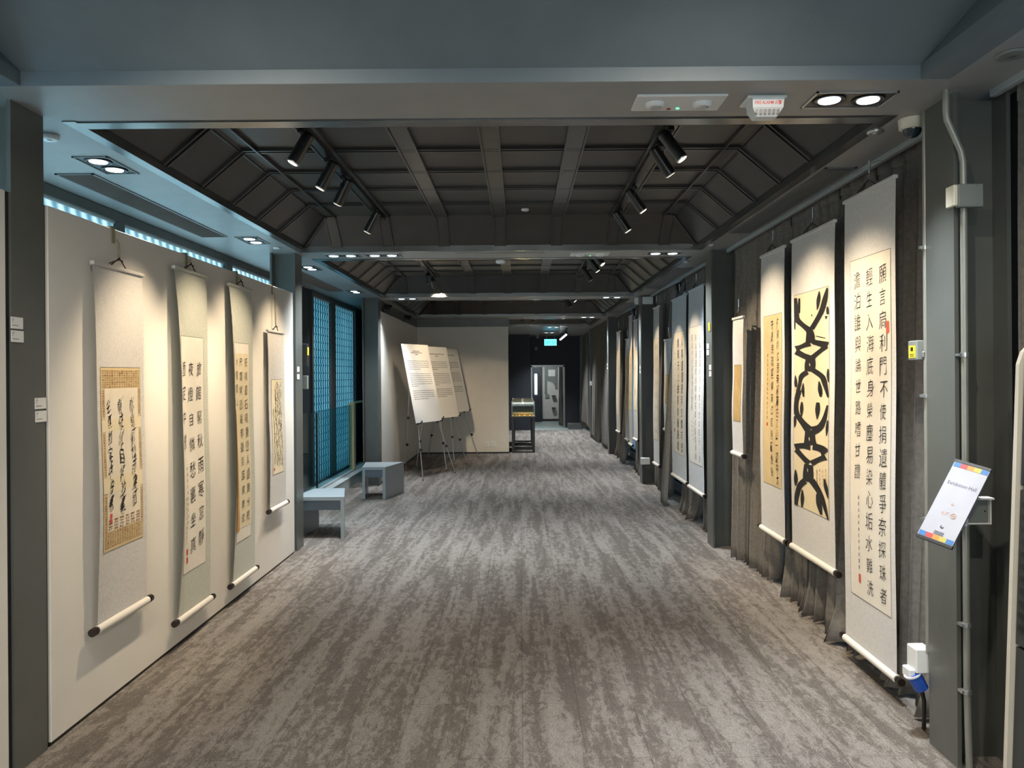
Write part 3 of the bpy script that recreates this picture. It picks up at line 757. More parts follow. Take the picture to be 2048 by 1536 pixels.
# right wall -----------------------------------------------------------------
GR = 'scrolls hanging before the right curtains'
XS = 1.70
scroll('tallest white scroll of neat black characters, nearest on the right wall', 1, XS, 3.465, 4.008, 2.382, .125, (.14, .92, 2.06, .375), 'silk_white', 'paper',
       writing([('願言扃利門不使捐遺體爭奈探珠者', .83, .03, .985, .088), ('輕生入海底身榮塵易染心垢水難洗', .51, .03, .985, .086), ('澹泊誰與論世路嗜甘醴', .20, .03, .66, .082),
                ('崔致遠寓興歲在甲辰初夏書', .24, .695, .92, .020)], [(.90, .195, .965, .228), (.22, .93, .275, .955)], off=-.010), ('wire', 2.55), GR, bow=.004)
ART = [[(130,200,40),(140,350,60),(150,480,70),(230,570,60),(300,640,80),(315,720,105),(310,800,110)],[(180,210,22),(178,300,28),(175,400,34)],
 [(512,125,14),(490,250,55),(450,400,60),(390,520,55),(330,620,60)],[(425,155,10),(415,260,45),(398,385,8)],[(512,360,12),(512,400,26),(514,455,20)],[(500,475,30),(494,512,8)],[(118,470,16),(118,540,22),(118,612,10)],
 [(310,800,80),(200,840,52),(130,870,90)],[(130,900,80),(230,960,70),(320,1000,80)],[(340,785,60),(430,815,72),(515,845,95)],[(500,850,60),(420,915,50),(340,985,60)],
 [(315,980,100),(310,1080,132),(300,1165,110)],[(280,1170,60),(205,1225,62),(182,1320,42),(140,1536,55)],[(350,1150,60),(450,1230,62),(482,1320,55),(520,1490,16)],
 [(125,1215,8),(130,1310,42),(132,1372,20)],[(228,1315,8),(225,1400,36),(234,1495,14)],[(418,1290,12),(430,1390,48),(440,1485,20)],[(515,1135,12),(515,1220,28),(522,1300,8)],[(333,438,12),(336,460,10)],[(378,715,6),(440,735,10),(490,752,4)]]
ART2 = [[(165,0,50),(125,150,56),(132,280,66),(210,390,72),(290,475,110)],[(482,165,16),(450,330,48),(400,430,72),(320,475,100)],[(295,470,110),(295,560,124),(300,645,150)],
 [(300,662,90),(200,665,62),(112,690,72)],[(130,720,72),(210,800,62),(285,865,72)],[(330,655,80),(430,675,82),(475,725,112)],[(470,760,66),(400,800,52),(310,862,62)],
 [(280,880,100),(275,980,122),(270,1085,120)],[(235,1080,70),(170,1150,62),(130,1280,56),(115,1395,40)],[(315,1060,80),(390,1170,66),(440,1300,50),(484,1475,14)],
 [(120,968,14),(122,1080,50),(115,1162,14)],[(200,1195,12),(198,1300,44),(190,1405,14)],[(368,1208,14),(390,1320,58),(412,1440,22)],[(452,1015,14),(470,1120,40),(488,1235,6)],
 [(195,142,18),(193,230,40),(190,328,8)],[(380,138,34),(378,230,52),(374,335,8)],[(110,318,24),(112,390,32),(108,452,8)],[(485,338,8),(480,430,24),(475,518,6)],[(205,0,30),(215,78,14)],[(400,0,42),(405,68,14)]]
def deco_art(t, P, fn, px0, px1, pz0, pz1):
    w_, h_ = px1 - px0, pz1 - pz0
    m = MB(); F = lambda x, z: fn(min(max(x, px0), px1), z, .004)
    def conv(px, py, w, second):
        if not second: xf = (px - 110) / 415; v = 560 + py / 6.4; ws = w / 6.4
        else: xf = (px - 95) / 397; v = 780 + py / 5.91; ws = w / 5.91
        top = 586.4 - 9.4 * xf; bot = 1014 + 16 * xf
        return (px0 + xf * w_, pz0 + (v - top) / (bot - top) * h_, ws / 440 * abs(h_))
    for st in ART: stroke(m, st, lambda a, b: F(*conv(a, b, 1, False)[:2]), 4)
    for st in ART2: stroke(m, st, lambda a, b: F(*conv(a, b, 1, True)[:2]), 4)
    ink(t, m, 'ink', 'brush_painting')
    m = MB(); F = lambda x, z: fn(x, z, .0055)
    for (px, py, r) in ((310, 1080, .008),): 
        c = conv(px, py, 1, False); stroke(m, [(c[0] - .006, c[1] + .008, .004), (c[0], c[1], .011), (c[0] + .006, c[1] - .008, .004)], F); m.build('bare_spot', 'paper_straw', t)
    for (px, py) in ((292, 575), (272, 948)):
        c = conv(px, py, 1, True); m = MB(); stroke(m, [(c[0] - .003, c[1] + .011, .004), (c[0], c[1], .014), (c[0] + .003, c[1] - .011, .004)], F); m.build('bare_spot', 'paper_straw', t)
    m = MB(); F = lambda x, z: fn(x, z, .0035)
    for s, x, z0, z1 in (('山高水長', .06, .42, .50), ('風月無邊', .14, .42, .51), ('天地人和', .22, .42, .50), ('春夏', .78, .695, .72), ('秋冬', .87, .69, .72), ('日月', .95, .69, .73), ('龍飛鳳舞', .70, .80, .86), ('雲行雨施', .78, .79, .87), ('金石之交', .86, .79, .87), ('萬古長青', .94, .785, .86)):
        put_column(m, s, px0 + x * w_, pz0 + z0 * h_, pz0 + z1 * h_, .020, F)
    ink(t, m, 'ink_brown', 'inscription')
scroll('white scroll with abstract thick black brush painting, second on the right wall', 1, XS, 4.133, 4.79, 2.314, .43, (.085, .89, 1.968, .69), 'silk_white', 'paper_straw', deco_art, ('wire', 2.55), GR)
scroll('white scroll with flowing script on gold paper, third on the right wall', 1, XS, 4.92, 5.40, 2.31, .425, (.14, .90, 1.882, .743), 'silk_white', 'paper_gold',
       writing([('夕陽吟立思無窮萬古江山一望中太', .80, .02, .985, .068), ('守憂民疏宴樂滿江風月屬漁翁', .50, .02, .955, .068), ('崔致遠登潤州慈和寺甲辰夏日書', .24, .22, .62, .022)], [(.22, .635, .29, .655)], off=-.008, cursive=.6), ('wire', 2.55), GR)
scroll('small white scroll with plain brown gold panel, fourth on the right wall', 1, XS, 5.835, 6.12, 1.926, .875, (.16, .84, 1.557, 1.122), 'silk_white', 'paper_deep_gold',
       writing([('雲山', .7, .1, .9, .05)], off=-.02, mat='ink_brown'), ('wire', 2.55), GR)
# second bay
G2 = 'scrolls in the second right bay'
scroll('bluish white scroll half hidden by the second right column', 1, XS, 7.08, 7.72, 2.315, .375, (.10, .90, 1.945, .625), 'silk_blue', 'card',
       writing([('人事盛還衰浮生實可悲誰知天上曲', .84, .05, .98, .072), ('來向海邊吹水殿看花處風欞對月時', .53, .05, .98, .072), ('攀髯今已矣與爾淚雙垂', .22, .05, .62, .070), ('甲辰夏日書室', .36, .66, .84, .025), ('夜贈樂官', .22, .68, .82, .025)], off=-.012, mat='ink_soft'), ('wire', 2.55), G2)
scroll('blue topped scroll with two columns of heavy black characters', 1, XS, 7.825, 8.56, 2.305, .385, (.12, .90, 1.935, .64), 'silk_blue', 'paper',
       writing([('人事盛還衰浮生實可悲', .80, .04, .985, .105), ('誰知天上曲來向海邊吹', .46, .04, .985, .105), ('孤雲崔致遠夜贈樂官詩甲辰夏書', .16, .15, .78, .028)], [(.13, .80, .2, .83)], off=-.002), ('wire', 2.55), G2)
scroll('short scroll with small gold panel partly behind the draped curtain', 1, XS + .02, 8.69, 9.13, 1.89, .845, (.18, .82, 1.476, 1.147), 'silk_blue', 'paper_gold',
       writing([('春曉閑', .7, .05, .6, .05), ('偶書', .4, .05, .5, .05)], off=-.02, mat='ink_brown'), ('wire', 2.55), G2)
scroll('narrow pale scroll seen edge on, farthest in the second right bay', 1, XS, 9.355, 9.75, 2.318, .375, (.15, .85, 1.93, .67), 'silk_white', 'paper_pale',
       writing([('蜀葵花寂寞荒田側', .75, .03, .97, .06), ('繁花壓柔枝香輕梅', .35, .03, .97, .06)], off=-.014, mat='ink_soft'), ('wire', 2.55), G2)
# third bay
G3 = 'scrolls in the third right bay'
scroll('cream scroll right behind the third right column', 1, XS, 11.06, 11.46, 2.28, .54, (.12, .88, 1.84, .96), 'silk_cream', 'paper_straw', writing([('東風', .5, .1, .9, .1)], mat='ink_soft'), ('wire', 2.55), G3)
scroll('tall cream scroll second in the third right bay', 1, XS, 11.6, 11.95, 2.38, .42, (.12, .88, 1.85, .94), 'silk_cream', 'paper_straw', writing([('江南女蕩風俗', .5, .05, .95, .08)], mat='ink_soft'), ('wire', 2.55), G3)
scroll('short cream scroll between curtain folds in the third right bay', 1, XS + .03, 12.18, 12.58, 2.05, .44, (.12, .88, 1.75, .9), 'silk_cream', 'paper_straw', writing([('石上流泉', .5, .05, .95, .08)], mat='ink_soft'), ('wire', 2.55), G3)
scroll('farthest narrow cream scroll with thin bamboo brush marks', 1, XS, 13.0, 13.5, 2.215, .505, (.12, .88, 1.9, .78), 'silk_cream', 'paper', writing([('途中作', .5, .25, .55, .09)], mat='ink_soft'), ('wire', 2.55), G3)

# ================================================================== CURTAINS
def curtain(label, yt0, yt1, yh0, yh1, xh0=1.80, xh1=1.80, xt=1.855, amp=.036, fold=.135, seed=0, ztop=2.56, zbot=.012, group=None, flare=0.0, bay=None):
    rnd = random.Random(seed); L = abs(yt1 - yt0); nf = max(3, round(L / fold)); nu = nf * 12; nv = 26
    ph = [rnd.uniform(-.5, .5) for _ in range(nf + 2)]; am = [rnd.uniform(.55, 1.25) for _ in range(nf + 2)]
    am2 = [rnd.uniform(.3, 1.6) for _ in range(nf + 2)]
    def fn(a, b):
        k = a * nf; i = int(k); fr = k - i
        A0 = am[i] * (1 - fr) + am[i + 1] * fr; A1 = am2[i] * (1 - fr) + am2[i + 1] * fr; p = ph[i] * (1 - fr) + ph[i + 1] * fr
        A = A0 * (1 - b) + A1 * b
        s = math.sin(2 * PI * k + p * b * 2)
        e = b ** 1.6
        x = xt * (1 - e) + (xh0 * (1 - a) + xh1 * a) * e
        tight = .85 + .15 * min(1, b * 5) + .4 * b
        x += amp * A * s * tight
        if b > .93: x -= flare * (b - .93) / .07 * (.5 + .5 * math.sin(9 * a + seed))
        y = (yt0 + (yt1 - yt0) * a) * (1 - e) + (yh0 + (yh1 - yh0) * a) * e + .012 * math.sin(4 * PI * k + p)
        z = ztop + (zbot - ztop) * b + (.012 * A1 * (s + 1)) * (1 if b == 1 else 0)
        return (x, y, z)
    m = MB().grid(nu, nv, fn)
    o = tag(m.build('curtain', 'curtain'), label, 'curtain', group)
    md = o.modifiers.new('cloth_thickness', 'SOLIDIFY'); md.thickness = .004
    tp = MB().grid(nu, 2, lambda a, b: (lambda p: (p[0] - .007, p[1], p[2] + .002))(fn(a, b * .026))); tp.build('heading_tape', 'curtain', o)
    return o
CG = 'dark grey curtains along the right wall'
curtain('dark grey curtain at the top right corner above the machine', 2.54, 2.87, 2.54, 2.87, 1.875, 1.875, 1.875, seed=1, group=CG)
curtain('dark curtain behind the tallest right scroll, beside the nearest column', 3.17, 3.93, 3.24, 3.86, 1.79, 1.80, seed=2, group=CG, flare=.07)
curtain('dark curtain showing between the tallest scroll and the brush painting', 3.97, 4.39, 3.99, 4.40, 1.79, 1.77, seed=3, group=CG, flare=.06)
curtain('dark curtain behind the brush painting scroll', 4.43, 5.18, 4.48, 5.10, 1.80, 1.79, seed=4, group=CG, flare=.05)
curtain('dark curtain by the second right column behind the small scroll', 5.22, 6.50, 5.44, 6.20, 1.80, 1.76, seed=5, group=CG)
curtain('dark curtain just past the second right column', 6.84, 7.62, 6.9, 7.28, 1.80, 1.79, seed=6, group=CG)
curtain('dark curtain behind the heavy black character scroll', 7.66, 8.48, 7.68, 8.30, 1.78, 1.79, seed=7, group=CG, flare=.06)
def draped():
    m = MB(); nf = 5
    def fn(a, b):
        e = min(1, max(0, (b - .02) / .98) ** .55)
        x = 1.855 * (1 - e) + (1.615 + .02 * a) * e + .022 * math.sin(2 * PI * nf * a + 2 * b) * (.7 + .3 * b)
        y = (8.585 + .085 * a) * (1 - b) + (8.60 + .33 * a) * b
        return (x, y, 2.56 - 2.545 * b)
    m.grid(50, 26, fn)
    o = tag(m.build('curtain', 'curtain'), 'dark curtain drawn forward over the short gold panel scroll', 'curtain', CG)
    md = o.modifiers.new('cloth_thickness', 'SOLIDIFY'); md.thickness = .004
draped()
curtain('dark curtain before the third right column', 9.15, 10.33, 9.25, 10.2, 1.80, 1.80, seed=9, group=CG)
curtain('dark curtain just past the third right column', 10.68, 12.1, 10.75, 11.9, 1.80, 1.80, seed=10, group=CG, flare=.05)
curtain('dark curtain drawn forward in the middle of the third right bay', 12.63, 12.93, 12.65, 12.9, 1.70, 1.72, seed=11, group=CG)
curtain('dark curtain before the fourth right column', 12.98, 14.2, 13.2, 14.1, 1.80, 1.80, seed=12, group=CG, flare=.06)
curtain('brown grey curtain past the fourth right column', 14.5, 16.4, 14.6, 16.3, 1.74, 1.74, xt=1.74, seed=13, group=CG)
curtain('grey curtain before the fifth right column', 16.44, 17.95, 16.48, 17.85, 1.70, 1.70, xt=1.72, seed=14, group=CG)
curtain('pale lit curtain past the fifth right column', 18.25, 19.6, 18.3, 19.5, 1.74, 1.74, xt=1.76, seed=15, group=CG, zbot=.15)
curtain('farthest pale curtain beside the end doorway', 19.64, 21.0, 19.8, 21.0, 1.70, 1.72, xt=1.76, seed=16, group=CG, zbot=.15)
curtain('grey curtain inside the far doorway on its right', 22.0, 22.55, 22.0, 22.5, 1.2, 1.16, xt=1.18, seed=17, group=CG, ztop=2.38, amp=.03)
RG = 'curtain rails on the right soffit'
for i, (a, b) in enumerate(((-1.0, 2.88), (3.12, 6.56), (6.80, 10.39), (10.62, 14.24))):
    m = MB().bbox(1.765, 1.795, a, b, 2.524, 2.552, .003)
    tag(m.build('curtain_rail', 'rail_grey'), ['curtain rail on the right before the nearest column', 'grey curtain rail above the nearest right scrolls', 'grey curtain rail above the second bay scrolls', 'grey curtain rail above the third bay scrolls'][i], 'curtain rail', RG)

# ================================================================== CEILING FITTINGS
def downlight(label, x, y, along, group, on=True, watts=26, lz=ZS, light=True, deg=108):
    """twin recessed downlight; along='x' or 'y' = long axis"""
    t = thing('twin_downlight', label, 'downlight', (x, y, lz), 0 if along == 'x' else PI / 2, group)
    a, b = .155, .085
    m = MB()
    m.box(-a, a, -b, -b + .008, -.006, .0); m.box(-a, a, b - .008, b, -.006, .0); m.box(-a, -a + .008, -b, b, -.006, 0); m.box(a - .008, a, -b, b, -.006, 0)
    m.build('trim_frame', 'alu' if along == 'x' else 'plastic_grey', t)
    MB().box(-a + .008, a - .008, -b + .008, b - .008, -.002, .0).build('black_baffle', 'black', t)
    for sx in (-1, 1):
        r = MB().lathe((sx * .075, 0, -.003), [(.060, 0), (.062, -.004), (.054, -.004), (.052, -.001)], 24).build('lamp_ring', 'spot_black', t)
        MB().lathe((sx * .075, 0, -.004), [(.040, -.004), (.042, 0)], 20).build('lamp_lens', 'lens_cool', r)
        if light:
            px, py = (x + sx * .075, y) if along == 'x' else (x, y + sx * .075)
            spot((px, py, lz - .02), (px, py, 0), watts * 2.1, COOL, deg, 1.0, .03)
    return t
DG = 'twin downlights in the ceiling'
downlight('bright twin downlight on the first beam beside the fire alarm', 1.275, 2.965, 'x', DG, watts=62, deg=76)
downlight('twin downlight on the left soffit before the first vent grille', -2.04, 3.81, 'y', DG, watts=14)
downlight('twin downlight on the left soffit after the first vent grille', -2.06, 5.95, 'y', DG, watts=14)
downlight('twin downlight on the left soffit by the tall ribbed window', -2.04, 7.5, 'y', DG, watts=22)
downlight('twin downlight on the left soffit before the third left column', -2.06, 9.65, 'y', DG, watts=22)
BG = 'downlights along the second and third beams'
for i, (bx, by, lb) in enumerate(((-1.55, 6.74, 'leftmost twin downlight on the second beam'), (-1.19, 6.74, 'second twin downlight from the left on the second beam'), (1.27, 6.74, 'right twin downlight on the second beam'),
                                  (-1.55, 10.6, 'left twin downlight on the third beam'), (1.27, 10.6, 'right twin downlight on the third beam'), (1.27, 14.3, 'right twin downlight on the fourth beam'), (.75, 17.3, 'twin downlight on the ceiling of the far passage'), (.75, 19.6, 'last twin downlight before the far doorway'))):
    downlight(lb, bx, by, 'x', BG, watts=[34, 34, 60, 40, 75, 85, 85, 85][i])

downlight('left unseen twin downlight added behind the viewer to light the floor', -1.1, -1.05, 'x', BG, watts=60)  # this pair is added out of view to brighten the near floor
downlight('right unseen twin downlight added behind the viewer to light the floor', .9, -1.05, 'x', BG, watts=60)

def grille(label, x0, x1, y0, y1, group):
    t = thing('vent_grille', label, 'vent grille', ((x0 + x1) / 2, (y0 + y1) / 2, ZS), 0, group)
    o3 = ((x0 + x1) / 2, (y0 + y1) / 2, ZS)
    MB().box(x0, x1, y0, y0 + .012, ZS - .006, ZS).box(x0, x1, y1 - .012, y1, ZS - .006, ZS).box(x0, x0 + .012, y0, y1, ZS - .006, ZS).box(x1 - .012, x1, y0, y1, ZS - .006, ZS).build('grille_frame', 'grille', t, o3)
    MB().box(x0 + .012, x1 - .012, y0 + .012, y1 - .012, ZS - .0015, ZS).build('dark_slot', 'black', t, o3)
    m = MB(); n = 12
    for k in range(n):
        x = x0 + .012 + (k + .5) * (x1 - x0 - .024) / n
        m.bar((x, y0 + .012, ZS - .005), (x, y1 - .012, ZS - .005), .004, .009, (.5, 0, 1))
    m.build('slats', 'grille', t, o3)
VG = 'linear vent grilles in the soffits'
for a, lb in ((3.96, 'nearest'), (7.75, 'second')):
    grille(lb + ' linear vent grille on the left soffit', -2.39, -2.19, a, a + 1.82, VG)
for a, lb in ((3.95, 'nearest'), (7.70, 'second'), (11.5, 'third')):
    grille(lb + ' linear vent grille on the right soffit', 1.575, 1.74, a, a + 1.82, VG)

def disc(name, label, cat, x, y, r, h, mat='plastic_white', z=ZS, group=None):
    t = thing(name, label, cat, (x, y, z), 0, group)
    MB().lathe((0, 0, 0), [(r * .8, -h), (r, -h * .7), (r * 1.02, -h * .25), (r * .9, 0)]).build('housing', mat, t)
    MB().lathe((0, 0, -h), [(r * .25, -h * .25), (r * .4, 0)], 14).build('sensor_head', 'alu', t)
SG = 'ceiling detectors'
disc('smoke_detector', 'round white detector on the left soffit above the first scroll', 'detector', -2.034, 3.33, .042, .022, group=SG)
disc('smoke_detector', 'small round detector on the left soffit by the second left column', 'detector', -1.98, 6.28, .028, .015, group=SG)
disc('smoke_detector', 'small round detector on the right soffit beside the dome camera', 'detector', 1.56, 3.36, .035, .012, 'alu', group=SG)
disc('smoke_detector', 'small round detector on the right soffit near the second column', 'detector', 1.58, 6.30, .028, .014, 'alu', group=SG)
disc('smoke_detector', 'round ring detector at the top right corner of the ceiling', 'detector', 1.64, 2.55, .05, .008, 'plastic_grey', group=SG)
disc('smoke_detector', 'round detector on the right soffit past the second column', 'detector', 1.58, 7.25, .028, .014, 'alu', group=SG)
disc('smoke_detector', 'small detector on the flat of the nearest black coffer', 'detector', .05, 6.0, .03, .018, z=2.79, group=SG)
disc('smoke_detector', 'white detector under the second beam in the middle', 'detector', -.17, 7.05, .045, .03, z=2.545, group=SG)

# dome camera
t = thing('dome_camera', 'white dome security camera at the top of the nearest right column', 'camera', (1.645, 3.21, ZS))
MB().lathe((0, 0, 0), [(.040, -.042), (.052, -.038), (.055, 0)], 24).build('camera_base', 'plastic_cream', t)
MB().lathe((0, 0, -.040), [(.006, -.036), (.020, -.032), (.032, -.020), (.036, -.004), (.037, 0)], 24).build('dark_dome', 'kiosk_glass', t)
# emergency light panel
def emergency(label, x0, x1, y0, y1, z=ZS):
    t = thing('emergency_light', label, 'emergency light', ((x0 + x1) / 2, (y0 + y1) / 2, z), 0, 'white emergency light panels')
    o3 = ((x0 + x1) / 2, (y0 + y1) / 2, z); yc = (y0 + y1) / 2
    MB().bbox(x0, x1, y0, y1, z - .010, z, .003).build('face_plate', 'plastic_white', t, o3)
    for f in (.24, .77):
        x = x0 + (x1 - x0) * f
        r = MB().lathe((x, yc, z - .010), [(.028, -.016), (.036, -.012), (.040, 0)], 24).build('lamp_ring', 'plastic_white', t, o3)
        MB().lathe((x, yc - .002, z - .024), [(.020, -.006), (.024, 0)], 18).build('lamp_lens', 'alu', r, o3)
    MB().lathe((x0 + (x1 - x0) * .52, yc + .05, z - .010), [(.006, -.003), (.007, 0)], 10).build('indicator_led', 'led_green', t, o3)
    MB().lathe((x0 + (x1 - x0) * .42, yc + .055, z - .010), [(.008, -.003), (.009, 0)], 10).build('test_button', 'sign_red', t, o3)
emergency('white twin emergency light panel on the first beam', .448, .792, 2.89, 3.055)
emergency('white twin emergency light panel on the second beam', .45, .79, 6.66, 6.82)
tag(MB().bbox(-.55, .22, 6.64, 6.84, 2.541, ZS, .003).build('access_panel', 'soffit'), 'flat grey access panel on the second beam', 'access panel')
# fire alarm sounder
t = thing('fire_alarm', 'white fire alarm box hanging under the first beam', 'fire alarm', (.945, 2.965, ZS))
o3 = (.945, 2.965, ZS)
MB().bbox(.87, 1.02, 2.91, 3.02, ZS - .012, ZS, .003).build('mount_plate', 'plastic_white', t, o3)
m = MB(); a0, a1 = ((.885, 1.005, 2.90, 2.99), (.905, .985, 2.935, 2.98))
vs = [(a0[0], a0[2], ZS - .012), (a0[1], a0[2], ZS - .012), (a0[1], a0[3], ZS - .012), (a0[0], a0[3], ZS - .012),
      (.887, 2.905, ZS - .048), (1.003, 2.905, ZS - .048), (1.003, 2.985, ZS - .048), (.887, 2.985, ZS - .048),
      (.905, 2.925, ZS - .078), (.985, 2.925, ZS - .078), (.985, 2.975, ZS - .078), (.905, 2.975, ZS - .078)]
m.add(vs, [(0, 1, 2, 3), (0, 4, 5, 1), (1, 5, 6, 2), (2, 6, 7, 3), (3, 7, 4, 0), (4, 8, 9, 5), (5, 9, 10, 6), (6, 10, 11, 7), (7, 11, 8, 4), (8, 11, 10, 9)])
m.build('alarm_body', 'plastic_white', t, o3)
m = MB()
for k in range(6): m.box(.899 + k * .016, .908 + k * .016, 2.904, 2.92, ZS - .072, ZS - .056)
m.build('strobe_ribs', 'alu', t, o3)
m = MB(); put_text(m, 'FIRE ALARM 火警', .945, ZS - .037, .0165, lambda x, z: (x, 2.8995 + (ZS - .012 - z) * .14, z), 'c', off=.012, wx=.82)
m.build('lettering', 'red_text', t, o3)

# ---------------------------------------------------------------- lighting tracks and spots
def track(label, x, y0, y1, z=2.775, group='lighting tracks'):
    t = thing('lighting_track', label, 'lighting track', (x, (y0 + y1) / 2, z), 0, group)
    o3 = (x, (y0 + y1) / 2, z)
    MB().box(x - .018, x + .018, y0, y1, z - .016, z + .01).build('rail', 'spot_black', t, o3)
    for f in (.08, .5, .92):
        y = y0 + (y1 - y0) * f; MB().box(x - .012, x + .012, y - .03, y + .03, z + .008, z + .025).build('mounting_clip', 'spot_black', t, o3)
    MB().box(x - .022, x + .022, y1 - .10, y1, z - .024, z + .004).build('feed_box', 'spot_black', t, o3)
def head(label, x, y, target, group, watts=40, deg=46, col=WARM, z=2.765, glowm='lens_warm', on=True, blend=.55):
    t = thing('track_spotlight', label, 'spotlight', (x, y, z), 0, group)
    pv = Vector((0, 0, -.085)); d = (Vector(target) - (Vector((x, y, z)) + pv)).normalized()
    MB().bbox(-.016, .016, -.05, .05, -.038, -.014, .003).build('track_adapter', 'spot_black', t)
    m = MB().cyl((0, 0, -.038), (0, 0, -.062), .008, n=10)
    sd = d.cross(Vector((0, 0, 1))).normalized()
    for q in (-1, 1): m.bar(Vector((0, 0, -.060)) + sd * q * .0, Vector((0, 0, -.062)) + sd * q * .036, .008, .012)
    for q in (-1, 1): m.bar(Vector((0, 0, -.060)) + sd * q * .036, pv + sd * q * .036 - Vector((0, 0, .006)), .008, .012, d)
    m.build('yoke', 'spot_black', t)
    a = pv - d * .055; b = pv + d * .105
    m = MB().cyl(a, b, .031, .032, 22); m.cyl(a - d * .012, a, .024, .029, 22)
    m.build('lamp_housing', 'spot_black', t)
    r = MB().cyl(b, b + d * .006, .032, .030, 22, True).build('front_ring', 'alu', t)
    MB().cyl(b + d * .0055, b + d * .008, .025, .024, 20).build('lens', glowm, r)
    if on: 
        p = Vector((x, y, z)) + b + d * .02
        spot(p, target, watts, col, deg, blend, .02)
    return t
TX0, TX1 = -1.10, .775
track('left lighting track in the nearest black coffer', TX0, 3.47, 6.22); track('right lighting track in the nearest black coffer', TX1, 3.47, 6.22)
track('left lighting track in the second coffer', TX0, 7.3, 10.05); track('right lighting track in the second coffer', TX1, 7.3, 10.05)
track('right lighting track in the third coffer', TX1, 11.2, 13.7)
LG = 'spotlights on the left track'; RGp = 'spotlights on the right track'
for i, (x, y, tg) in enumerate(((TX0, .6, (-.7, 2.4, 0)), (TX0, 1.7, (-.6, 3.6, 0)), (TX1, .6, (.5, 2.4, 0)), (TX1, 1.7, (.5, 3.8, 0)))):  # out-of-view fill heads added to lift the floor light near the camera
    head(['first left', 'second left', 'first right', 'second right'][i] + ' unseen spotlight added over the viewer to brighten the near floor', x, y, tg, 'added fill spotlights over the viewer', 78, 120, (1.0, .90, .76), 2.895, blend=1.0)
track('left unseen track added for the fill spotlights over the viewer', TX0, -.3, 2.1, z=2.905); track('right unseen track added for the fill spotlights over the viewer', TX1, -.3, 2.1, z=2.905)  # tracks added only to carry the fill heads
for i, (y, tg, wt) in enumerate(((3.93, (-1.9, 3.74, 1.15), 105), (4.46, (-1.9, 4.44, 1.2), 95), (4.86, (-1.9, 5.15, 1.2), 95), (5.83, (-1.9, 5.98, 1.25), 90))):
    head(['nearest', 'second', 'third', 'farthest'][i] + ' black spotlight on the left track aimed at the white panel', TX0, y, tg, LG, wt, 60, blend=.85)
for i, (y, tg, wt) in enumerate(((3.94, (1.72, 3.72, 1.30), 105), (4.22, (1.72, 4.48, 1.35), 105), (5.18, (1.72, 5.16, 1.35), 100), (5.89, (1.72, 5.93, 1.30), 95))):
    head(['nearest', 'second', 'third', 'farthest'][i] + ' black spotlight on the right track aimed at the hanging scrolls', TX1, y, tg, RGp, wt, 66, blend=.8)
for i, (y, tg, wt) in enumerate(((7.75, (1.72, 7.35, 1.4), 75), (8.2, (1.72, 8.2, 1.3), 75), (9.0, (1.72, 9.5, 1.4), 70))):
    head(['nearest', 'middle', 'farthest'][i] + ' black spotlight on the right track of the second coffer', TX1, y, tg, 'spotlights in the second coffer', wt, 46)
for i, (y, tg, wt) in enumerate(((9.3, (-1.30, 11.35, 1.55), 125), (9.8, (-1.05, 12.5, 1.45), 160))):
    head(['near', 'far'][i] + ' black spotlight on the second left track aimed at the text boards', TX0, y, tg, 'spotlights in the second coffer', wt, 40)
for i, (y, tg, wt) in enumerate(((11.6, (1.72, 11.5, 1.4), 80), (12.5, (1.72, 13.1, 1.4), 80))):
    head(['near', 'far'][i] + ' black spotlight on the right track of the third coffer', TX1, y, tg, 'spotlights in the third coffer', wt, 46)
head('lone black spotlight hanging in the farthest coffer', .27, 15.9, (.5, 17.5, .2), 'spotlights in the far passage', 30, 60)
track('lighting track on the ceiling of the far passage', 1.08, 17.6, 20.6, z=2.535, group='lighting tracks')
for i in range(5):
    head(['first', 'second', 'third', 'fourth', 'fifth'][i] + ' small spotlight on the far passage track', 1.08, 17.9 + .6 * i, (.95, 16.6 + .6 * i, 1.9), 'spotlights in the far passage', 8, 60, COOL, 2.525, 'lens_cool', on=i in (1, 3))

# clamp lamps on the white side partition
for i, (y, lb) in enumerate(((10.95, 'near'), (12.9, 'far'))):
    t = thing('clamp_lamp', lb + ' black clamp lamp on top of the white side partition', 'clamp lamp', (-1.95, y, 2.39), 0, 'clamp lamps on the partition')
    MB().bbox(-.045, .03, -.03, .03, 0, .02, .003).build('clamp', 'spot_black', t)
    MB().cyl((0, 0, .02), (.04, 0, .07), .008, n=10).build('arm', 'spot_black', t)
    MB().cyl((.02, 0, .085), (.13, 0, .06), .035, .045, 18).build('lamp_head', 'spot_black', t)

# exit sign
t = thing('exit_sign', 'glowing blue exit sign hanging before the far doorway', 'exit sign', (.76, 19.0, 2.36))
o3 = (.76, 19.0, 2.36)
MB().bbox(.60, .915, 18.98, 19.02, 2.19, 2.36, .004).build('sign_box', 'plastic_white', t, o3)
MB().box(.61, .905, 18.976, 18.98, 2.20, 2.35).build('lit_face', 'exit_glow', t, o3)
m = MB(); put_text(m, 'EXIT', .635, 2.235, .105, lambda x, z: (x, 18.973, z), 'l', off=.02, wx=.62); put_text(m, '出口', .79, 2.24, .085, lambda x, z: (x, 18.973, z), 'l', off=.02, wx=.62)
m.build('lettering', 'exit_letters', t, o3)
m = MB().tube([(.66, 19.0, 2.36), (.66, 19.0, 2.55)], .004, 6).tube([(.86, 19.0, 2.36), (.86, 19.0, 2.55)], .004, 6); m.build('hanging_rods', 'alu', t, o3)
tag(MB().bbox(.44, .52, 20.4, 20.48, 2.45, 2.55).build('speaker_box', 'plastic_grey'), 'small grey box on the ceiling left of the exit sign', 'speaker')
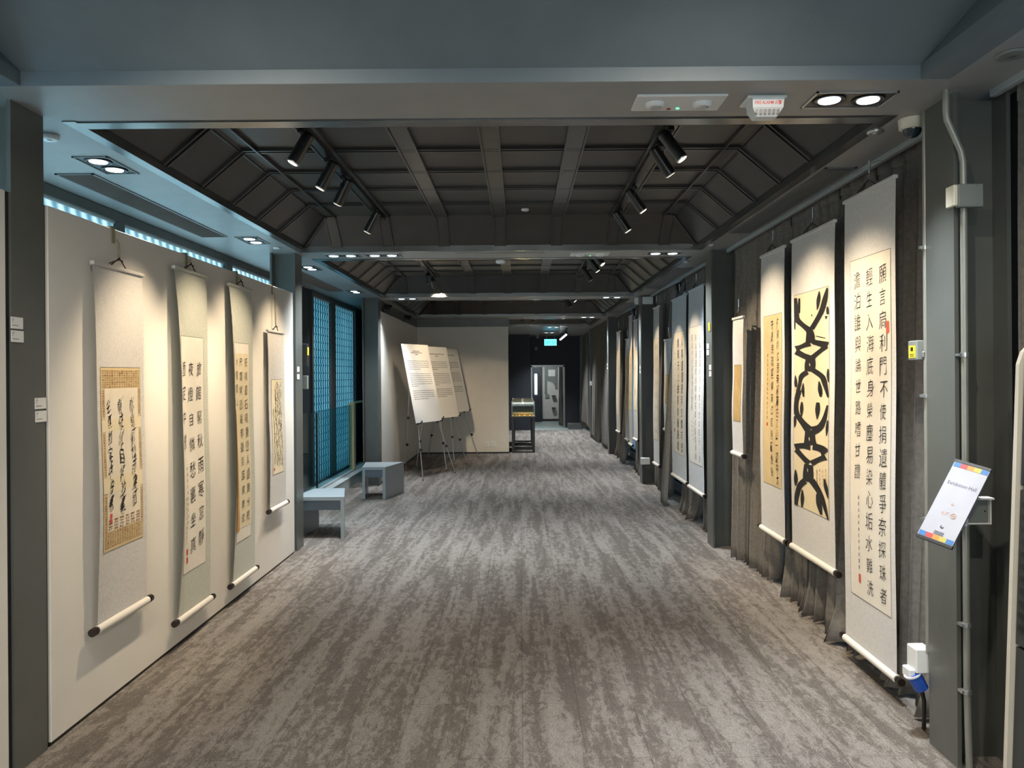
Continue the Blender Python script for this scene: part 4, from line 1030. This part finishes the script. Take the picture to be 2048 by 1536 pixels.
tag(MB().bbox(.42, .49, 21.40, 21.5, 2.17, 2.25).build('sensor_box', 'plastic_grey'), 'small grey box on the end wall left of the exit sign', 'sensor')

# ================================================================== BENCHES, BOARDS, CASES
def bench(label, pf, pb, loc, group):
    """trapezoid stool; pf = (x0,x1) at the front edge, pb at the back edge, depth along y"""
    t = thing('bench', label, 'bench', loc, 0, group)
    D = .55; H = .385; th = .032
    (a0, a1), (b0, b1) = pf, pb
    MB().prism([(a0, 0), (a1, 0), (b1, D), (b0, D)], H - th, H).build('seat', 'bench', t)
    for nm, s in (('side_panel', 0), ('side_panel', 1)):
        if s == 0: poly = [(a0, 0), (a0 + .034, 0), (b0 + .034, D), (b0, D)]
        else: poly = [(a1 - .034, 0), (a1, 0), (b1, D), (b1 - .034, D)]
        MB().prism(poly, 0, H - th).build(nm, 'bench', t)
    f = lambda y, s: (a0 + .034 + (b0 - a0) * y / D if s == 0 else a1 - .034 + (b1 - a1) * y / D)
    for y0 in (.012, D - .03):
        MB().prism([(f(y0, 0), y0), (f(y0, 1), y0), (f(y0 + .018, 1), y0 + .018), (f(y0 + .018, 0), y0 + .018)], H - th - .09, H - th).build('apron', 'bench_dark', t)
    return t
BG2 = 'grey wedge shaped benches'
bench('grey wedge bench partly hidden by the left column, nearest', (-.24, .24), (-.17, .12), (-1.86, 7.05, 0), BG2)
bench('grey wedge bench standing before the text boards', (-.14, .14), (-.21, .28), (-1.777, 9.30, 0), BG2)

def tripod(label, f1, f2, rear, bl, br, tl, hts, group):
    cx = sum(p[0] for p in (f1, f2, rear)) / 3; cy = sum(p[1] for p in (f1, f2, rear)) / 3
    t = thing('easel', label, 'easel', (cx, cy, 0), 0, group); o3 = (cx, cy, 0)
    mid = (Vector(bl) + Vector(br)) / 2
    up = Vector(tl) - Vector(bl)
    nrm = (Vector(br) - Vector(bl)).cross(up).normalized()
    if nrm.dot(Vector(f1 + (0,)) - Vector(rear + (0,))) < 0: nrm = -nrm
    apex = mid + up * .93 - nrm * .06
    wv = (Vector(br) - Vector(bl)).normalized()
    for nm, foot, sp in (('leg', f1, -1), ('leg', f2, 1), ('leg', rear, 0)):
        p0 = apex + wv * sp * .03 - (nrm * .03 if sp == 0 else Vector((0, 0, 0))); p1 = Vector((foot[0], foot[1], .015))
        q = p0.lerp(p1, .55)
        lg = MB().cyl(p0, q, .0095, n=10).cyl(q, p1, .0065, n=10).build(nm, 'alu', t, o3)
        MB().cyl(p1, p1 - Vector((0, 0, .015)), .010, .012, 10).build('rubber_foot', 'black', lg, o3)
        m = MB()
        for f in (.55, .78): 
            c = p0.lerp(p1, f); dd = (p1 - p0).normalized(); m.cyl(c - dd * .022, c + dd * .022, .015, .014, 10); m.box(c.x, c.x + .03, c.y - .008, c.y + .008, c.z - .01, c.z + .008)
        m.build('leg_clamp', 'black', lg, o3)
        if sp:
            k = p0.lerp(p1, 0); zz = bl[2]; f = (p0.z - zz) / (p0.z - p1.z); c = p0.lerp(p1, f)
            q2 = Vector((c.x, c.y, zz - .012)); e = q2 + nrm * (abs((mid - q2).dot(nrm)) + .03)
            m = MB().bar(q2, e, .022, .014).bar(e, e + Vector((0, 0, .03)), .02, .008, nrm).cyl(q2 - Vector((0, 0, .02)), q2 + Vector((0, 0, .02)), .014, n=10)
            m.build('ledge_clip', 'black', t, o3)
    MB().cyl(apex - Vector((0, 0, .03)), apex + Vector((0, 0, .03)), .022, .016, 12).build('apex_joint', 'black', t, o3)
    return t
def board(label, bl, br, tl, seed, title, group, dens=1.0):
    bl, br, tl = Vector(bl), Vector(br), Vector(tl)
    c0 = (bl + br) / 2
    t = thing('text_board', label, 'text board', tuple(c0), 0, group)
    ux = (br - bl); W = ux.length; ux.normalize(); uz = (tl - bl); H = uz.length; uz.normalize(); n = ux.cross(uz).normalized()
    if n.y > 0: n = -n
    F = lambda x, z, l=0: bl + ux * x + uz * z + n * l
    m = MB(); vs = [F(x, z, l) for l in (0, -.006) for x, z in ((0, 0), (W, 0), (W, H), (0, H))]
    m.add(vs, [(0, 1, 2, 3), (7, 6, 5, 4), (0, 4, 5, 1), (1, 5, 6, 2), (2, 6, 7, 3), (3, 7, 4, 0)]); m.build('panel', 'board', t, tuple(c0))
    m = MB(); rnd = random.Random(seed)
    def line(x0, x1, z, h):
        x = x0
        while x < x1 - .01:
            wl = rnd.uniform(.012, .05); xe = min(x + wl, x1)
            m.add([F(x, z, .001), F(xe, z, .001), F(xe, z + h, .001), F(x, z + h, .001)], [(0, 1, 2, 3)]); x = xe + .008
    for (wf, zf) in title: line(W * (.5 - wf / 2), W * (.5 + wf / 2), H * zf, .013)
    z = H * .78
    for para in range(3):
        nl = (5, 7, 5)[para]
        for k in range(nl):
            line(W * .1, W * (.9 if k < nl - 1 else rnd.uniform(.3, .8)), z, .0085); z -= H * .026
        z -= H * .035
    m.build('printed_text', 'print_grey', t, tuple(c0))
EG = 'easels with text boards'
B = [((-1.49, 11.0, .806), (-1.18, 11.6, .806), (-1.71, 11.09, 1.95)), ((-1.31, 12.02, .81), (-1.0, 12.66, .81), (-1.53, 12.11, 1.95)), ((-1.19, 13.05, .85), (-.90, 13.66, .85), (-1.41, 13.14, 1.95))]
EL = [((-1.386, 10.9), (-1.0, 11.7), (-1.80, 12.05)), ((-1.158, 12.0), (-.90, 12.85), (-1.69, 12.47)), ((-1.14, 13.2), (-.76, 13.86), (-1.66, 13.76))]
for i in range(3):
    w3 = ['front', 'middle', 'rear'][i]
    tripod(w3 + ' silver tripod easel of the three before the white partition', *EL[i], *B[i], None, EG)
    board(w3 + ' white text board of the three on easels', *B[i], 20 + i, [[(.25, .905), (.42, .885), (.12, .862)], [(.7, .89), (.12, .86)], [(.5, .89)]][i], 'white text boards')

# wall sockets
for x, lb in ((-.64, 'left'), (-.515, 'right')):
    t = thing('wall_socket', lb + ' white socket plate low on the end partition', 'wall socket', (x, 14.56, .18), 0, 'socket plates on the end partition')
    MB().bbox(-.05, .05, -.012, 0, -.05, .05, .003).build('face_plate', 'plastic_white', t)
    MB().box(-.02, .02, -.015, -.012, -.022, .022).build('rocker', 'plastic_cream', t)

# vitrines
def vitrine(label, y):
    x0, x1 = -.165, .275; d = .62; xc = (x0 + x1) / 2
    t = thing('display_table', label + ' black display table beside the end partition', 'display table', (xc, y, 0), 0, 'black display tables'); o3 = (xc, y, 0)
    MB().box(x0 - .01, x1 + .01, y - .01, y + d + .01, .655, .69).build('table_top', 'black', t, o3)
    for px in (x0, x1 - .05):
        for py in (y, y + d - .05): MB().box(px, px + .05, py, py + .05, 0, .655).build('leg', 'black', t, o3)
    MB().box(x0, x1, y + .01, y + .03, .0, .028).box(x0, x1, y + d - .03, y + d - .01, .0, .028).build('foot_rail', 'black', t, o3)
    g = thing('glass_case', label + ' glass case of amber pieces on black table', 'glass case', (xc, y, .69), 0, 'glass cases'); o4 = (xc, y, .69)
    gx0, gx1 = x0 + .005, x1 - .005; zt = .955
    m = MB().box(gx0, gx1, y, y + .006, .69, zt).box(gx0, gx1, y + d - .006, y + d, .69, zt).box(gx0, gx0 + .006, y, y + d, .69, zt).box(gx1 - .006, gx1, y, y + d, .69, zt)
    m.build('glass_walls', 'case_glass', g, o4)
    MB().box(gx0, gx1, y, y + d, zt, zt + .006).build('glass_lid', 'case_glass', g, o4)
    m = MB()
    for px in (gx0, gx1): m.bar((px, y, .69), (px, y, zt), .008, .008, (0, 1, 0)); m.bar((px, y, zt + .003), (px, y + d, zt + .003), .010, .010)
    m.bar((gx0, y, zt + .003), (gx1, y, zt + .003), .010, .010); m.bar((gx0, y + d, zt + .003), (gx1, y + d, zt + .003), .010, .010)
    m.build('glass_edging', 'sill', g, o4)
    MB().box(gx0 + .01, gx1 - .01, y + .01, y + d - .01, .691, .70).build('display_tray', 'paper_gold', g, o4)
    MB().box(gx0 + .02, gx1 - .02, y + .02, y + .035, zt - .012, zt - .002).build('lamp_strip', 'lens_warm', g, o4)
    plight((xc, y + .12, zt - .05), 2.2, (1.0, .78, .42), .02)
    return x0, x1, d
for i, y in enumerate((14.62, 15.5, 16.4)):
    vitrine(['nearest', 'middle', 'farthest'][i], y)
rnd = random.Random(4)
base = None
AL = 'rough amber piece lying inside the nearest glass case'
for k in range(14):
    x = -.125 + .36 * ((k % 7) + .5) / 7 + rnd.uniform(-.012, .012); y = 14.70 + .12 * (k // 7) + rnd.uniform(-.02, .02)
    if base is None:
        m = MB()
        def bl(a, b):
            th = 2 * PI * a; p = PI * (b - .5); r = .026 * (1 + .18 * math.sin(3 * th + 2 * p) + .12 * math.cos(5 * p))
            return (r * math.cos(p) * math.cos(th), r * .8 * math.cos(p) * math.sin(th), .028 + r * .95 * math.sin(p))
        m.grid(14, 9, bl)
        base = tag(m.build('amber_stone', 'amber'), AL, 'amber', 'amber pieces in the glass case')
        o = base
    else:
        o = base.copy(); C.objects.link(o)
    o.location = Vector((x, y, .70)) * U; o.rotation_euler = (0, 0, rnd.uniform(0, 6)); s = rnd.uniform(.75, .98); o.scale = (s, s, s)
spot((.06, 14.75, 2.5), (.06, 14.85, .7), 40, (1.0, .78, .42), 24, .5, .03)
tag(MB().lathe((.06, 14.75, 2.55), [(.03, -.05), (.035, -.03), (.035, 0)]).build('pin_spot', 'spot_black'), 'small black ceiling spot above the glass cases', 'spotlight')

# glass balustrade by the left window
t = thing('glass_balustrade', 'tinted glass balustrade before the tall ribbed window', 'balustrade', (-2.40, 9.0, .135)); o3 = (-2.40, 9.0, .135)
for a, b in ((7.1, 9.05), (9.07, 11.75)):
    MB().box(-2.406, -2.394, a, b, .137, 1.08).build('glass_sheet', 'tint_glass', t, o3)
MB().box(-2.41, -2.39, 9.05, 9.07, .137, 1.06).build('joint_strip', 'black', t, o3)
MB().bbox(-2.44, -2.37, 10.95, 11.06, .137, 1.10, .004).build('post', 'paper_gold', t, o3)
MB().box(-2.43, -2.37, 7.1, 11.75, .137, .16).build('base_channel', 'sill', t, o3)
MB().bar((-2.40, 10.95, 1.105), (-2.40, 11.75, 1.105), .06, .02).build('top_rail', 'paper_gold', t, o3)
t = thing('floor_uplight', 'tiny bright lamp on the window ledge', 'lamp', (-2.275, 8.55, .09))
MB().cyl((0, 0, 0), (.012, 0, 0), .016, n=12).build('lens', 'lens_cool', t)

# ================================================================== SMALL THINGS ON COLUMNS
CG2 = 'caption cards on the columns'
def card(label, side, X, y, z, w=.073, h=.044):
    t = thing('caption_card', label, 'caption card', (X, y, z), PI / 2 if side < 0 else -PI / 2, CG2)
    MB().box(-w / 2, w / 2, -.002, 0, -h / 2, h / 2).build('card', 'card', t)
    m = MB()
    for x1, zz in ((-.02 + .0, .014), (-.024, .009), (-.026, .002), (.006, -.010)): m.box(-w / 2 + .006, x1 * w / .073, -.0026, -.002, zz - .0012, zz + .0012)
    m.build('print', 'print_grey', t)
card('upper caption card at mid left of the left edge column', -1, -1.913, 2.925, 1.708, .070)
card('second caption card at mid left of the left edge column', -1, -1.913, 2.927, 1.657, .072)
card('upper of two low caption cards near the first white panel', -1, -1.9135, 3.066, 1.397, .070)
card('lowest caption card near the first white panel', -1, -1.9135, 3.068, 1.345, .070)
for z, lb in ((1.555, 'upper'), (1.49, 'lower')): card(lb + ' caption card on the second left column', -1, -1.913, 6.63, z, .07)
for yy, z, lb in ((6.70, 1.73, 'upper caption card high on the second right column'), (6.70, 1.675, 'lower caption card high on the second right column'), (6.62, 1.545, 'upper of the low caption cards on the second right column'), (6.62, 1.49, 'lower of the low caption cards on the second right column')): card(lb, 1, 1.638, yy, z)
for z, lb in ((1.58, 'upper'), (1.52, 'lower')): card(lb + ' caption card on the third right column', 1, 1.638, 10.48, z)
for z, lb in ((1.66, 'upper'), (1.60, 'lower')): card(lb + ' caption card on the fourth right column', 1, 1.638, 14.38, z)
tag(MB().bbox(1.632, 1.639, 6.60, 6.65, 1.86, 1.93, .001).build('yellow_tag', 'yellow'), 'small yellow tag on the second right column', 'tag')

# conduit on the far edge of the nearest right column, with isolator and outlet
t = thing('conduit_pipe', 'thin conduit running down the far edge of the nearest right column', 'conduit', (1.648, 3.118, 0), 0, 'conduits on the nearest right column'); o3 = (1.648, 3.118, 0)
MB().tube([(1.648, 3.118, 2.55), (1.648, 3.118, .36)], .0105, 10).build('pipe', 'conduit', t, o3)
for z in (2.0, 1.40, .9): MB().cyl((1.648, 3.118, z - .008), (1.648, 3.118, z + .008), .0145, n=12).box(1.62, 1.648, 3.108, 3.12, z - .006, z + .006).build('pipe_clamp', 'alu', t, o3)
t = thing('isolator_switch', 'grey switch box with yellow label on the nearest right column', 'switch box', (1.63, 3.14, 1.62)); o3 = (1.63, 3.14, 1.62)
MB().bbox(1.615, 1.65, 3.128, 3.20, 1.545, 1.625, .003).build('box', 'plastic_grey', t, o3)
MB().box(1.6135, 1.615, 3.14, 3.19, 1.555, 1.605).build('warning_label', 'yellow', t, o3)
MB().box(1.6130, 1.6135, 3.155, 3.175, 1.582, 1.598).box(1.6130, 1.6135, 3.148, 3.182, 1.561, 1.564).box(1.6130, 1.6135, 3.148, 3.182, 1.568, 1.571).build('label_print', 'black', t, o3)
MB().bbox(1.632, 1.658, 3.112, 3.128, 1.555, 1.58, .003).build('gland', 'alu', t, o3)
t = thing('power_outlet', 'grey weatherproof outlet with blue plug low by the nearest right column', 'power outlet', (1.64, 3.16, .36)); o3 = (1.64, 3.16, .36)
MB().bbox(1.60, 1.668, 3.122, 3.20, .27, .37, .004).build('outlet_box', 'plastic_white', t, o3)
MB().bbox(1.575, 1.602, 3.13, 3.19, .245, .285, .004).build('flap_cover', 'plastic_white', t, o3)
MB().cyl((1.60, 3.15, .265), (1.635, 3.15, .20), .030, .028, 18).build('blue_plug', 'blue_plastic', t, o3)
MB().cyl((1.597, 3.15, .262), (1.60, 3.15, .256), .034, .034, 18).build('plug_collar', 'plastic_white', t, o3)
MB().tube([(1.633, 3.15, .205), (1.645, 3.15, .15), (1.655, 3.17, .06), (1.67, 3.2, .012)], .009, 8).build('cable', 'black', t, o3)
# conduit on the near edge
t = thing('conduit_pipe', 'thicker bent conduit down the near edge of the nearest right column', 'conduit', (1.663, 2.875, 0), 0, 'conduits on the nearest right column'); o3 = (1.663, 2.875, 0)
MB().tube([(1.60, 2.875, 2.55), (1.60, 2.875, 2.47), (1.603, 2.875, 2.44), (1.655, 2.875, 2.32), (1.663, 2.875, 2.28), (1.663, 2.875, .3), (1.668, 2.872, .0)], .0125, 12).build('pipe', 'conduit', t, o3)
for z in (1.56, .93, .55, .30): MB().cyl((1.663, 2.875, z - .008), (1.663, 2.875, z + .008), .0165, n=12).box(1.64, 1.663, 2.868, 2.897, z - .005, z + .005).build('pipe_clamp', 'alu', t, o3)
t = thing('junction_box', 'grey junction box with cream lid on the near conduit', 'junction box', (1.66, 2.87, 2.15)); o3 = (1.66, 2.87, 2.15)
MB().bbox(1.622, 1.715, 2.835, 2.862, 2.105, 2.19, .003).build('box', 'plastic_grey', t, o3)
MB().bbox(1.606, 1.622, 2.838, 2.895, 2.11, 2.188, .003).build('lid', 'plastic_cream', t, o3)
MB().cyl((1.69, 2.834, 2.18), (1.69, 2.836, 2.18), .004, n=8).cyl((1.69, 2.834, 2.115), (1.69, 2.836, 2.115), .004, n=8).cyl((1.64, 2.834, 2.115), (1.64, 2.836, 2.115), .004, n=8).build('screws', 'alu', t, o3)
# left column isolator
t = thing('isolator_switch', 'small dark switch box with yellow label on the second left column', 'switch box', (-1.90, 6.83, 1.65)); o3 = (-1.90, 6.83, 1.65)
MB().bbox(-1.93, -1.875, 6.775, 6.84, 1.58, 1.78, .003).build('box', 'black', t, o3)
MB().box(-1.875, -1.873, 6.785, 6.83, 1.68, 1.75).build('warning_label', 'yellow', t, o3)
MB().bbox(-1.92, -1.88, 6.79, 6.84, 1.38, 1.50, .003).build('lower_plate', 'plastic_grey', t, o3)
# boxes on the third right column
tag(MB().bbox(1.66, 1.80, 10.36, 10.40, 2.43, 2.53, .004).build('control_box', 'plastic_white'), 'white box high on the third right column', 'control box')
tag(MB().bbox(1.60, 1.66, 10.66, 10.72, 2.46, 2.55, .006).build('fire_alarm', 'plastic_white'), 'small white alarm by the top of the third right column', 'fire alarm')
tag(MB().bbox(1.62, 1.74, 10.34, 10.39, .27, .36, .004).build('outlet_box', 'plastic_white'), 'white outlet box low on the third right column', 'outlet box')
tag(MB().bbox(1.63, 1.69, 17.95, 18.0, 1.22, 1.32, .004).build('outlet_box', 'plastic_white'), 'white box midway up the fifth right column', 'outlet box')

# exhibition sign on an acrylic arm
SP = (Vector((1.4156, 2.752, .9153)), Vector((1.488, 2.658, .8890)), Vector((1.5698, 2.842, 1.1803)))
BLc, BRc, TLc = SP
t = thing('sign_holder', 'tilted clear sign holder reading Exhibition Hall with coloured squares', 'sign', tuple(BLc)); o3 = tuple(BLc)
ux = (BRc - BLc); SW = ux.length; ux.normalize(); uz = TLc - BLc; uz -= ux * uz.dot(ux); SH = uz.length; uz.normalize(); sn = ux.cross(uz).normalized()
if sn.y > 0: sn = -sn
def SF(x, z, l=0.0): return BLc + ux * x + uz * z + sn * l
def slab(x0, x1, z0, z1, l0, l1):
    m = MB(); vs = [SF(x, z, l) for l in (l1, l0) for x, z in ((x0, z0), (x1, z0), (x1, z1), (x0, z1))]
    return m.add(vs, [(0, 1, 2, 3), (7, 6, 5, 4), (0, 4, 5, 1), (1, 5, 6, 2), (2, 6, 7, 3), (3, 7, 4, 0)])
slab(0, SW, 0, SH, -.010, 0).build('backing', 'sign_paper', t, o3)
slab(-.001, SW + .001, -.006, .004, -.011, .002).build('end_strip', 'black', t, o3)
slab(-.001, SW + .001, SH - .004, SH + .006, -.011, .002).build('end_strip', 'black', t, o3)
slab(SW, SW + .006, 0, SH, -.014, .0).build('side_edge', 'acrylic', t, o3)
for k, mt in enumerate(('sign_blue', 'sign_red', 'sign_orange', 'sign_yellow', 'sign_blue')):
    a = .02 + .96 * k / 5; b = .02 + .96 * (k + 1) / 5
    slab(a * SW, b * SW, .006, .006 + .055 * SH, 0, .0008).build('colour_square', mt, t, o3)
    slab(a * SW, b * SW, SH - .006 - .055 * SH, SH - .006, 0, .0008).build('colour_square', mt, t, o3)
m = MB(); put_text(m, 'Exhibition Hall', SW * .5, SH * .70, SW * .165, lambda x, z: SF(x, z, .0004), 'c', off=-.004, wx=.84); m.build('lettering', 'sign_navy', t, o3)
m = MB(); put_text(m, '6/F', SW * .53, SH * .325, SW * .17, lambda x, z: SF(x, z, .0004), 'r')
cxx, czz = SW * .66, SH * .345
for r0, r1 in ((.060 * SW, .085 * SW),):
    m.add([SF(cxx + r * math.cos(a), czz + r * math.sin(a), .001) for r in (r0, r1) for a in [2 * PI * k / 24 for k in range(24)]], [(k, (k + 1) % 24, 24 + (k + 1) % 24, 24 + k) for k in range(24)])
m.add([SF(cxx - .04 * SW, czz - .012 * SW, .001), SF(cxx, czz - .012 * SW, .001), SF(cxx, czz - .035 * SW, .001), SF(cxx + .045 * SW, czz, .001), SF(cxx, czz + .035 * SW, .001), SF(cxx, czz + .012 * SW, .001), SF(cxx - .04 * SW, czz + .012 * SW, .001)], [(0, 1, 2, 3, 4, 5, 6)])
m.add([SF(SW * .5 + .035 * SW * math.cos(2 * PI * k / 16), SH * .475 + .035 * SW * math.sin(2 * PI * k / 16), .001) for k in range(16)], [tuple(range(16))])
m.build('faint_lettering', 'sign_faint', t, o3)
m = MB(); ex, ez, er = SW * .52, SH * .185, SW * .05
m.add([SF(ex + er * math.cos(a), ez + er * math.sin(a), .001) for a in [2 * PI * k / 24 for k in range(24)]], [tuple(range(24))])
for k in range(3): m.add([SF(SW * .38, SH * (.115 - .016 * k), .001), SF(SW * .66, SH * (.115 - .016 * k), .001), SF(SW * .66, SH * (.121 - .016 * k), .001), SF(SW * .38, SH * (.121 - .016 * k), .001)], [(0, 1, 2, 3)])
m.build('emblem', 'sign_navy', t, o3)
m = MB(); m.add([SF(ex + er * .25 + er * .62 * math.cos(a), ez + er * .32 + er * .62 * math.sin(a), .0016) for a in [2 * PI * k / 20 for k in range(20)]], [tuple(range(20))]); m.build('emblem_swirl', 'sign_paper', t, o3)
# acrylic bracket
bz0, bz1 = .949, 1.036
MB().bbox(1.617, 1.696, 2.792, 2.800, bz0, bz1, .002).build('bracket_plate', 'plastic_grey', t, o3)
m = MB().box(1.600, 1.70, 2.76, 2.80, bz1, bz1 + .006).box(1.696, 1.701, 2.78, 2.80, bz0, bz1).box(1.606, 1.617, 2.78, 2.81, bz0, bz1).box(1.61, 1.701, 2.78, 2.80, bz0 - .005, bz0)
m.build('bracket_edge', 'card', t, o3)
MB().cyl((1.632, 2.790, .99), (1.632, 2.792, .99), .003, n=8).cyl((1.684, 2.790, .99), (1.684, 2.792, .99), .003, n=8).build('screws', 'black', t, o3)
MB().bar((1.62, 2.795, .99), (1.55, 2.765, 1.02), .01, .04).bar((1.663, 2.80, .99), (1.663, 2.862, .99), .012, .05).build('arm', 'acrylic', t, o3)

# floor standing machine at the right edge
t = thing('floor_machine', 'dark floor standing machine with cream frame at the right edge', 'air machine', (1.8, 2.2, 0)); o3 = (1.8, 2.2, 0)
def kx(z): return 1.553 + (z / 1.6) * .062
yk0, yk1 = 1.62, 2.50
def kslab(y0, y1, z0, z1, dx0, dx1):
    dx1 = min(dx1, .22); m = MB(); vs = [(kx(z) + d, y, z) for d in (dx0, dx1) for y, z in ((y0, z0), (y1, z0), (y1, z1), (y0, z1))]
    return m.add(vs, [(0, 3, 2, 1), (4, 5, 6, 7), (0, 1, 5, 4), (1, 2, 6, 5), (2, 3, 7, 6), (3, 0, 4, 7)])
kslab(yk0, yk1, .02, 1.58, .03, .30).build('casing', 'kiosk_dark', t, o3)
m = MB(); prof = [(0, .0), (0, 1.52), (.012, 1.56), (.04, 1.59), (.10, 1.60), (.22, 1.60), (.22, .0)]
n = len(prof); vs = [(kx(z) + d, y, z) for y in (yk1 - .018, yk1 + .0) for d, z in prof]
m.add(vs, [tuple(range(n - 1, -1, -1)), tuple(range(n, 2 * n))] + [(k, (k + 1) % n, n + (k + 1) % n, n + k) for k in range(n)])
m.build('side_frame', 'kiosk_cream', t, o3)
kslab(yk0, yk1 - .018, 1.55, 1.60, .02, .30).build('top_frame', 'kiosk_cream', t, o3)
kslab(yk0, yk1 - .026, 1.13, 1.535, .012, .032).build('upper_panel', 'kiosk_glass', t, o3)
kslab(yk0, yk1 - .022, .62, 1.115, .014, .032).build('louvre_panel', 'kiosk_dark', t, o3)
kslab(yk0, yk1 - .022, .03, .61, .016, .032).build('lower_panel', 'kiosk_dark', t, o3)
for k in range(11):
    z = 1.06 - k * .039
    kslab(yk0, yk1 - .036, z, z + .018, .010, .020).build('louvre', 'black', t, o3)
